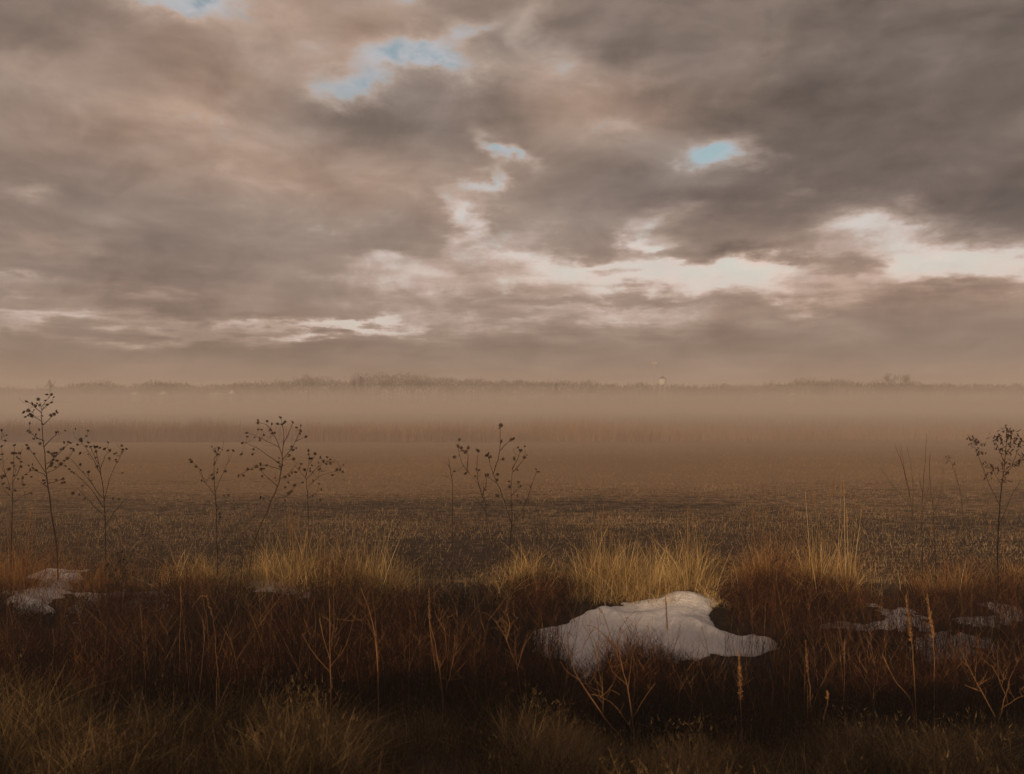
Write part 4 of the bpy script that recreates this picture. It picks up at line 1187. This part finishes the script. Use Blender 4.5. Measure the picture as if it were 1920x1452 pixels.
# ------------------------------------------------------------------ far side: treeline, houses, towers
def bare_tree(name, label, px, toppy, wpx, d, group=None, shape='round', cat='tree'):
    x0 = (px - 960) / F * d; z0 = gz1(x0, d)
    H = CAMZ + d * (HORIZ - toppy) / F - z0; W = wpx / F * d / 2
    root = empty(name, (x0, d, z0)); tag(root, label, cat, group)
    if shape == 'cone':
        tr = Bag(); tr.tube([Vector((0, 0, -.2)), Vector((0, 0, H * .5)), Vector((0, 0, H * .95))], [.22, .14, .04], 5)
        tr.obj('trunk', M['bark'], root)
        n = 2600; t = rng.random(n) ** .8; th = rng.uniform(0, 6.28, n); r = W * (1 - t) ** .8 * rng.uniform(.3, 1.05, n)
        b = np.stack([np.cos(th) * r, np.sin(th) * r, H * (.12 + .88 * t)], 1)
        c = Bag(); c.add(*ribbons(b, rng.uniform(.25, .5, n), rng.uniform(.12, .25, n), np.stack([np.cos(th), np.sin(th), rng.uniform(-.5, .3, n)], 1), np.zeros((n, 3)), 1))
        c.obj('crown', M['needle'], root)
        return root
    tr = Bag(); cr = Bag()
    fork = H * random.uniform(.25, .38)
    tr.tube([Vector((0, 0, -.2)), Vector((random.gauss(0, .1), 0, fork * .6)), Vector((random.gauss(0, .2), 0, fork))], [.32, .25, .2], 6)
    ends = []

    def grow(p, dirn, L, r, lev):
        e = p + dirn * L; m_ = (p + e) / 2 + Vector((random.gauss(0, .06), random.gauss(0, .06), 0)) * L
        cr.tube([p, m_, e], [r, r * .8, r * .55], 3)
        if lev == 0: ends.append(e); return
        for _ in range(3 if lev > 1 else 3):
            dd = (dirn + Vector((random.gauss(0, .55) * W / H * 2.2, random.gauss(0, .5), random.gauss(.12, .3)))).normalized()
            grow(p.lerp(e, random.uniform(.55, 1)), dd, L * random.uniform(.55, .82), r * .55, lev - 1)
    lim = H - fork
    for k in range(5):
        a = random.uniform(0, 6.28)
        dd = Vector((math.cos(a) * W / lim * 1.3, math.sin(a) * W / lim, 1)).normalized()
        grow(Vector((0, 0, fork * random.uniform(.8, 1))), dd, lim * .36, .12, 3)
    E = np.array([tuple(e) for e in ends])
    E = E * np.array([1, 1, 1.0])
    # keep inside an uneven crown
    zc = fork + lim * .55
    q = ((E[:, 0] / (W * 1.05)) ** 2 + (E[:, 1] / (W * 1.05)) ** 2 + ((E[:, 2] - zc) / (lim * .50)) ** 2) < 1.0
    E = E[q] if q.sum() > 20 else E
    n = len(E)
    for k in range(7):
        cr.add(*ribbons(E + rng.normal(0, .18, E.shape), rng.uniform(.35, .95, n), rng.uniform(.03, .08, n), rng.normal(0, .7, (n, 3)) + np.array([0, 0, .7]), np.zeros((n, 3)), 1))
    tr.obj('trunk', M['bark'], root); cr.obj('crown', M['bark'], root)
    # fit the crown to the height it has in the photo
    top = max(max(v.co.z for v in o.data.vertices) for o in root.children if o.data is not None)
    s = H / top
    root.scale = (s, s, s)
    return root


random.seed(21)
GT = 'trees of the hazy far treeline'
for args in [
    ('bare_tree', 'round-crowned bare tree standing out beside a pale house, left part of the treeline', 320, 715, 30, 240, GT),
    ('bare_tree', 'broad twiggy tree just left of the round-crowned one', 284, 719, 46, 243, GT),
    ('bare_tree', 'low bare tree nearest the church steeple', 160, 724, 44, 245, GT),
    ('bare_tree', 'low bare tree second from the church steeple', 205, 722, 44, 246, GT),
    ('bare_tree', 'twiggy tree right of the small white gabled house', 452, 716, 46, 244, GT),
    ('bare_tree', 'loose bare tree midway between the white gable and the big broad tree', 496, 716, 40, 247, GT),
    ('bare_tree', 'thin ragged tree touching the left side of the big broad tree', 533, 715, 30, 243, GT),
    ('bare_tree', 'big broad dome-crowned tree, highest of the left treeline', 577, 704, 66, 242, GT),
    ('bare_tree', 'flat low tree in the dip between the big broad tree and the dark evergreen', 632, 716, 44, 246, GT),
    ('bare_tree', 'dense tree just right of the dark evergreen', 706, 707, 40, 243, GT),
    ('bare_tree', 'tall dense tree at the top of the central treeline', 736, 704, 44, 245, GT),
    ('bare_tree', 'dense tree on the falling right shoulder of the central treeline', 772, 707, 42, 244, GT),
    ('bare_tree', 'bushy tree with a spiky top, right shoulder of the central treeline', 800, 708, 36, 246, GT),
    ('bare_tree', 'low tree where the central treeline levels out', 850, 716, 50, 248, GT),
    ('bare_tree', 'low rounded tree left of the little conifer', 930, 718, 50, 247, GT),
    ('bare_tree', 'scrubby tree with two bare tops, left of the antenna mast', 1100, 719, 36, 246, GT),
    ('bare_tree', 'low broad tree on the rise, right of the small white farmhouse', 1545, 718, 90, 245, GT),
    ('bare_tree', 'open bare tree with spreading branches, tallest of the right treeline', 1682, 696, 50, 240, GT),
    ('bare_tree', 'scrubby tree at the left foot of the open spreading tree', 1652, 716, 34, 242, GT),
    ('bare_tree', 'faint low tree right of the open spreading tree', 1740, 719, 44, 246, GT)]: bare_tree(*args)
bare_tree('evergreen_tree', 'dark pointed evergreen at the left end of the central treeline', 677, 706, 22, 240, GT, 'cone')
bare_tree('evergreen_tree', 'little conifer poking above the low treeline, centre right', 1043, 719, 14, 242, GT, 'cone')
bare_tree('evergreen_tree', 'small dark conifer hugging the pointed evergreen on its left', 664, 713, 18, 241, GT, 'cone')

WOOD_TOP = [(-400, 736), (0, 733), (100, 731), (150, 724), (200, 720), (240, 730), (280, 719), (345, 722), (370, 728), (420, 726), (455, 720), (500, 721), (545, 718), (575, 707), (605, 714), (640, 716), (654, 717), (662, 708), (700, 705), (750, 704), (800, 708),
            (850, 714), (900, 716), (1000, 718), (1100, 719), (1150, 724), (1300, 727), (1420, 727), (1470, 723), (1510, 716), (1570, 716), (1620, 723), (1650, 720), (1700, 722), (1800, 725), (1920, 727), (2300, 730)]


def build_wood():
    bag = Bag(); n = 110000
    px = rng.uniform(-150, 2080, n); y = rng.uniform(250, 275, n); x = (px - 960) / F * y
    top = CAMZ + y * (HORIZ - tab(px, WOOD_TOP)) / F
    nz = np.array([mnoise.noise(Vector((a * .25, b * .1, 0))) + .5 * mnoise.noise(Vector((a * .9, b * .3, 4))) for a, b in zip(x, y)])
    H = top + 1.6 + nz * 1.9
    z = gz(x, y) + (H - 2.6) * (0.03 + 0.95 * rng.random(n) ** .7)
    bag.add(*ribbons(np.stack([x, y, z], 1), rng.uniform(.4, 1.1, n), rng.uniform(.08, .22, n), rng.normal(0, .6, (n, 3)) + np.array([0, 0, .9]), np.zeros((n, 3)), 1))
    # scrub in front of the houses
    m_ = 26000; px2 = rng.uniform(-150, 2080, m_); y2 = rng.uniform(228.5, 231, m_); x2 = (px2 - 960) / F * y2
    nz2 = np.array([mnoise.noise(Vector((a * .3, 0, 2.0))) for a in x2])
    bag.add(*ribbons(np.stack([x2, y2, gz(x2, y2) + (2.3 + nz2 * 0.8) * rng.random(m_) ** .8], 1), rng.uniform(.3, .8, m_), rng.uniform(.08, .2, m_), rng.normal(0, .6, (m_, 3)) + np.array([0, 0, .7]), np.zeros((m_, 3)), 1))
    # trunks
    m_ = 900; px = rng.uniform(-150, 2080, m_); y = rng.uniform(250, 275, m_); x = (px - 960) / F * y
    bag.add(*ribbons(np.stack([x, y, np.full(m_, 1.0)], 1), CAMZ + y * (HORIZ - tab(px, WOOD_TOP)) / F - 2.0, rng.uniform(.15, .3, m_), np.stack([rng.normal(0, .05, m_), rng.normal(0, .05, m_), np.ones(m_)], 1), np.zeros((m_, 3)), 2))
    tag(bag.obj('woodland', M['bark']), kind='stuff', label='hazy far-off belt of bare woodland on the horizon', cat='woodland')


build_wood()


def quadbox(bag, x0, x1, y0, y1, z0, z1):
    v = np.array([(x, y, z) for z in (z0, z1) for y in (y0, y1) for x in (x0, x1)])
    bag.add(v, np.array([(0, 2, 3, 1), (4, 5, 7, 6), (0, 1, 5, 4), (2, 6, 7, 3), (0, 4, 6, 2), (1, 3, 7, 5)]))


def house(label, px, py_eave, py_ridge, wpx, d, gable=True, longpx=0):
    """small far house: walls, pitched roof, window, door; its front faces the camera"""
    x0 = (px - 960) / F * d; z0 = gz1(x0, d)
    W = wpx / F * d / 2; ze = CAMZ + d * (HORIZ - py_eave) / F - z0; zr = CAMZ + d * (HORIZ - py_ridge) / F - z0
    root = empty('house', (x0, d, z0)); tag(root, label, 'house', 'pale houses in front of the treeline')
    D = 4.0
    w = Bag(); quadbox(w, -W, W, 0, D, -.2, ze)
    r = Bag()
    if gable:
        v = np.array([(-W, 0.0, ze), (W, 0.0, ze), (0, 0.0, zr - .1), (0, 0.0, zr - .1)]); w.add(v, np.array([(0, 1, 2, 3)]))
        v = np.array([(-W - .25, -.25, ze - .12), (0, -.25, zr), (0, D + .2, zr), (-W - .25, D + .2, ze - .12), (W + .25, -.25, ze - .12), (W + .25, D + .2, ze - .12),
                      (-W - .25, -.25, ze - .24), (0, -.25, zr - .12), (0, D + .2, zr - .12), (-W - .25, D + .2, ze - .24), (W + .25, -.25, ze - .24), (W + .25, D + .2, ze - .24)])
        r.add(v, np.array([(0, 1, 2, 3), (1, 4, 5, 2), (6, 9, 8, 7), (7, 8, 11, 10), (0, 6, 7, 1), (1, 7, 10, 4), (3, 2, 8, 9), (2, 5, 11, 8)]))
    else:
        v = np.array([(-W - .3, -.3, ze), (W + .3, -.3, ze), (W + .3, D / 2, zr), (-W - .3, D / 2, zr), (-W - .3, D + .3, ze), (W + .3, D + .3, ze)])
        r.add(v, np.array([(0, 1, 2, 3), (3, 2, 5, 4)]))
    w.obj('wall', M['white'], root); r.obj('roof', M['roof'], root)
    for s in (-.5, .5):
        q = Bag(); quadbox(q, W * s - .28, W * s + .28, -.05, .02, ze * .62, ze * .62 + .8); q.obj('window', M['glass'], root)
    return root


house('white gabled house tucked under the round-crowned tree', 306, 738, 733, 15, 233)
house('pale house half hidden between the low trees, farthest left', 252, 738, 734, 16, 236)
house('small white gabled house right of the round-crowned tree', 434, 736, 730, 11, 234)
house('long low pale house left of the small white gable', 404, 737, 733, 20, 236, False)
house('faint pale farmhouse deep in the mist, centre', 965, 741, 737, 22, 236, False)
house('small white farmhouse in the mist below the right treeline', 1485, 740, 735, 12, 234)


def water_tower():
    d = 245; x0 = (1242 - 960) / F * d; z0 = gz1(x0, d)
    root = empty('water_tower', (x0, d, z0)); tag(root, 'cream white water tank with a low pointed cap above the treeline', 'water tower')
    Z = lambda py: CAMZ + d * (HORIZ - py) / F - z0
    r = 7.2 / F * d
    t = Bag(); n = 20
    def lathe(b, prof):
        V = [(rr * math.cos(6.2832 * k / n), rr * math.sin(6.2832 * k / n), z) for rr, z in prof for k in range(n)]
        b.add(np.array(V), np.array([(i * n + k, i * n + (k + 1) % n, (i + 1) * n + (k + 1) % n, (i + 1) * n + k) for i in range(len(prof) - 1) for k in range(n)]))
    lathe(t, [(0.05, Z(723)), (r * .8, Z(722.5)), (r, Z(720)), (r, Z(711)), (r * .93, Z(710))]); t.obj('tank', M['white'], root, True)
    c = Bag(); lathe(c, [(r * 1.04, Z(710.6)), (r * .5, Z(707.5)), (r * .12, Z(706)), (r * .08, Z(704.5)), (.01, Z(704))]); c.obj('roof', M['roof'], root, True)
    for k in range(4):
        a = math.pi / 4 + k * math.pi / 2
        l = Bag(); l.tube([Vector((math.cos(a) * r * 1.15, math.sin(a) * r * 1.15, -.2)), Vector((math.cos(a) * r * .8, math.sin(a) * r * .8, Z(721)))], [.11, .09], 6)
        l.obj('leg', M['steel'], root)
    p_ = Bag(); p_.tube([Vector((0, 0, -.2)), Vector((0, 0, Z(722.5)))], [.2, .2], 8); p_.obj('riser_pipe', M['roof'], root)


def mast():
    d = 242; x0 = (1226 - 960) / F * d; z0 = gz1(x0, d)
    root = empty('antenna_mast', (x0, d, z0)); tag(root, 'thin antenna mast with white panels at its top, left of the water tank', 'antenna mast')
    top = CAMZ + d * (HORIZ - 679.5) / F - z0
    b = Bag()
    for k in range(3):
        a = k * 2.094
        b.tube([Vector((math.cos(a) * .3, math.sin(a) * .3, -.2)), Vector((math.cos(a) * .12, math.sin(a) * .12, top))], [.045, .035], 5)
    for i in range(26):
        z = i / 26 * top; rr = .3 - .18 * i / 26
        for k in range(3):
            a, c = k * 2.094, (k + 1) * 2.094
            b.tube([Vector((math.cos(a) * rr, math.sin(a) * rr, z)), Vector((math.cos(c) * rr, math.sin(c) * rr, z + top / 26))], [.02, .02], 3)
    b.obj('lattice', M['steel'], root)
    for dx in (-.42, .32, .75):
        q = Bag(); quadbox(q, dx - .13, dx + .13, -.28, -.14, top - .62, top + .05); q.obj('antenna_panel', M['white'], root)
    q = Bag(); q.tube([Vector((-.6, -.1, top - .3)), Vector((.95, -.1, top - .3))], [.04, .04], 4); q.obj('crossarm', M['steel'], root)


def steeple():
    d = 262; x0 = (93 - 960) / F * d; z0 = gz1(x0, d)
    root = empty('church_steeple', (x0, d, z0)); tag(root, 'faint church steeple with a pointed spire above the mist at far left', 'church')
    Z = lambda py: CAMZ + d * (HORIZ - py) / F - z0
    w = 5.2 / F * d
    t = Bag(); quadbox(t, -w, w, -w, w, -.2, Z(724)); t.obj('tower', M['roof'], root)
    s = Bag(); v = np.array([(-w * .8, -w * .8, Z(724)), (w * .8, -w * .8, Z(724)), (w * .8, w * .8, Z(724)), (-w * .8, w * .8, Z(724)), (0, 0, Z(711)), ])
    s.add(v, np.array([(0, 1, 4, 4), (1, 2, 4, 4), (2, 3, 4, 4), (3, 0, 4, 4)])); s.obj('spire', M['roof'], root)
    l = Bag(); quadbox(l, -w * .4, w * .4, -w - .06, -w + .02, Z(727.5), Z(725)); l.obj('louvre', M['white'], root)
    nv = Bag(); quadbox(nv, w + .05, w + 7, -1.5, 3.5, -.2, Z(736)); nv.obj('nave', M['roof'], root)


water_tower(); mast(); steeple()


# ------------------------------------------------------------------ fog and haze
def air_box(name, x0, x1, y0, y1, z0, z1, density, color):
    me = bpy.data.meshes.new(name)
    v = [(x, y, z) for z in (z0, z1) for y in (y0, y1) for x in (x0, x1)]
    me.from_pydata(v, [], [(0, 2, 3, 1), (4, 5, 7, 6), (0, 1, 5, 4), (2, 6, 7, 3), (0, 4, 6, 2), (1, 3, 7, 5)])
    o = bpy.data.objects.new(name, me); COL.objects.link(o)
    m = bpy.data.materials.new(name + '_air'); m.use_nodes = True
    t = m.node_tree; t.nodes.clear()
    vo = t.nodes.new('ShaderNodeVolumePrincipled')
    vo.inputs['Density'].default_value = density
    vo.inputs['Color'].default_value = (*color, 1)
    vo.inputs['Anisotropy'].default_value = 0.0
    mo = t.nodes.new('ShaderNodeOutputMaterial')
    t.links.new(vo.outputs[0], mo.inputs['Volume'])
    me.materials.append(m)
    o['kind'] = 'stuff'
    return o


HAZE_TOP = 14.8
air_box('haze', -1500, 1500, -70, 1500, -3.2, HAZE_TOP, 0.0031, (0.775, 0.73, 0.73))


def fog_bank():
    """ground mist over the far field: a closed low sheet that lies just clear of the ground,
    thin where it starts over the field and thickest in front of the trees"""
    ys = [42, 50, 60, 70, 84, 95, 120, 160, 213]
    top = [-0.55, -0.2, 0.3, 1.0, 3.1, 4.3, 4.3, 3.8, 3.0]
    V = []; Fc = []
    for y, t in zip(ys, top):
        b = -0.22 - 1.5 * min(1, max(0, (y - 13) / 62)) + 0.32 if y < 80 else -1.2
        for x, z in ((-420, b), (420, b), (420, t), (-420, t)): V.append((x, y, z))
    for i in range(len(ys) - 1):
        a, c = i * 4, i * 4 + 4
        for k in range(4): Fc.append((a + k, a + (k + 1) % 4, c + (k + 1) % 4, c + k))
    Fc.append((3, 2, 1, 0)); n = (len(ys) - 1) * 4; Fc.append((n, n + 1, n + 2, n + 3))
    o = bpy.data.objects['fog_bank']
    me = bpy.data.meshes.new('fog_bank'); me.from_pydata(V, [], Fc)
    import bmesh
    bm = bmesh.new(); bm.from_mesh(me); bmesh.ops.recalc_face_normals(bm, faces=bm.faces); bm.to_mesh(me); bm.free()
    me.materials.append(o.data.materials[0]); o.data = me


air_box('fog_bank', -1, 1, 100, 101, 0, 1, 0.0100, (0.79, 0.745, 0.745))
fog_bank()
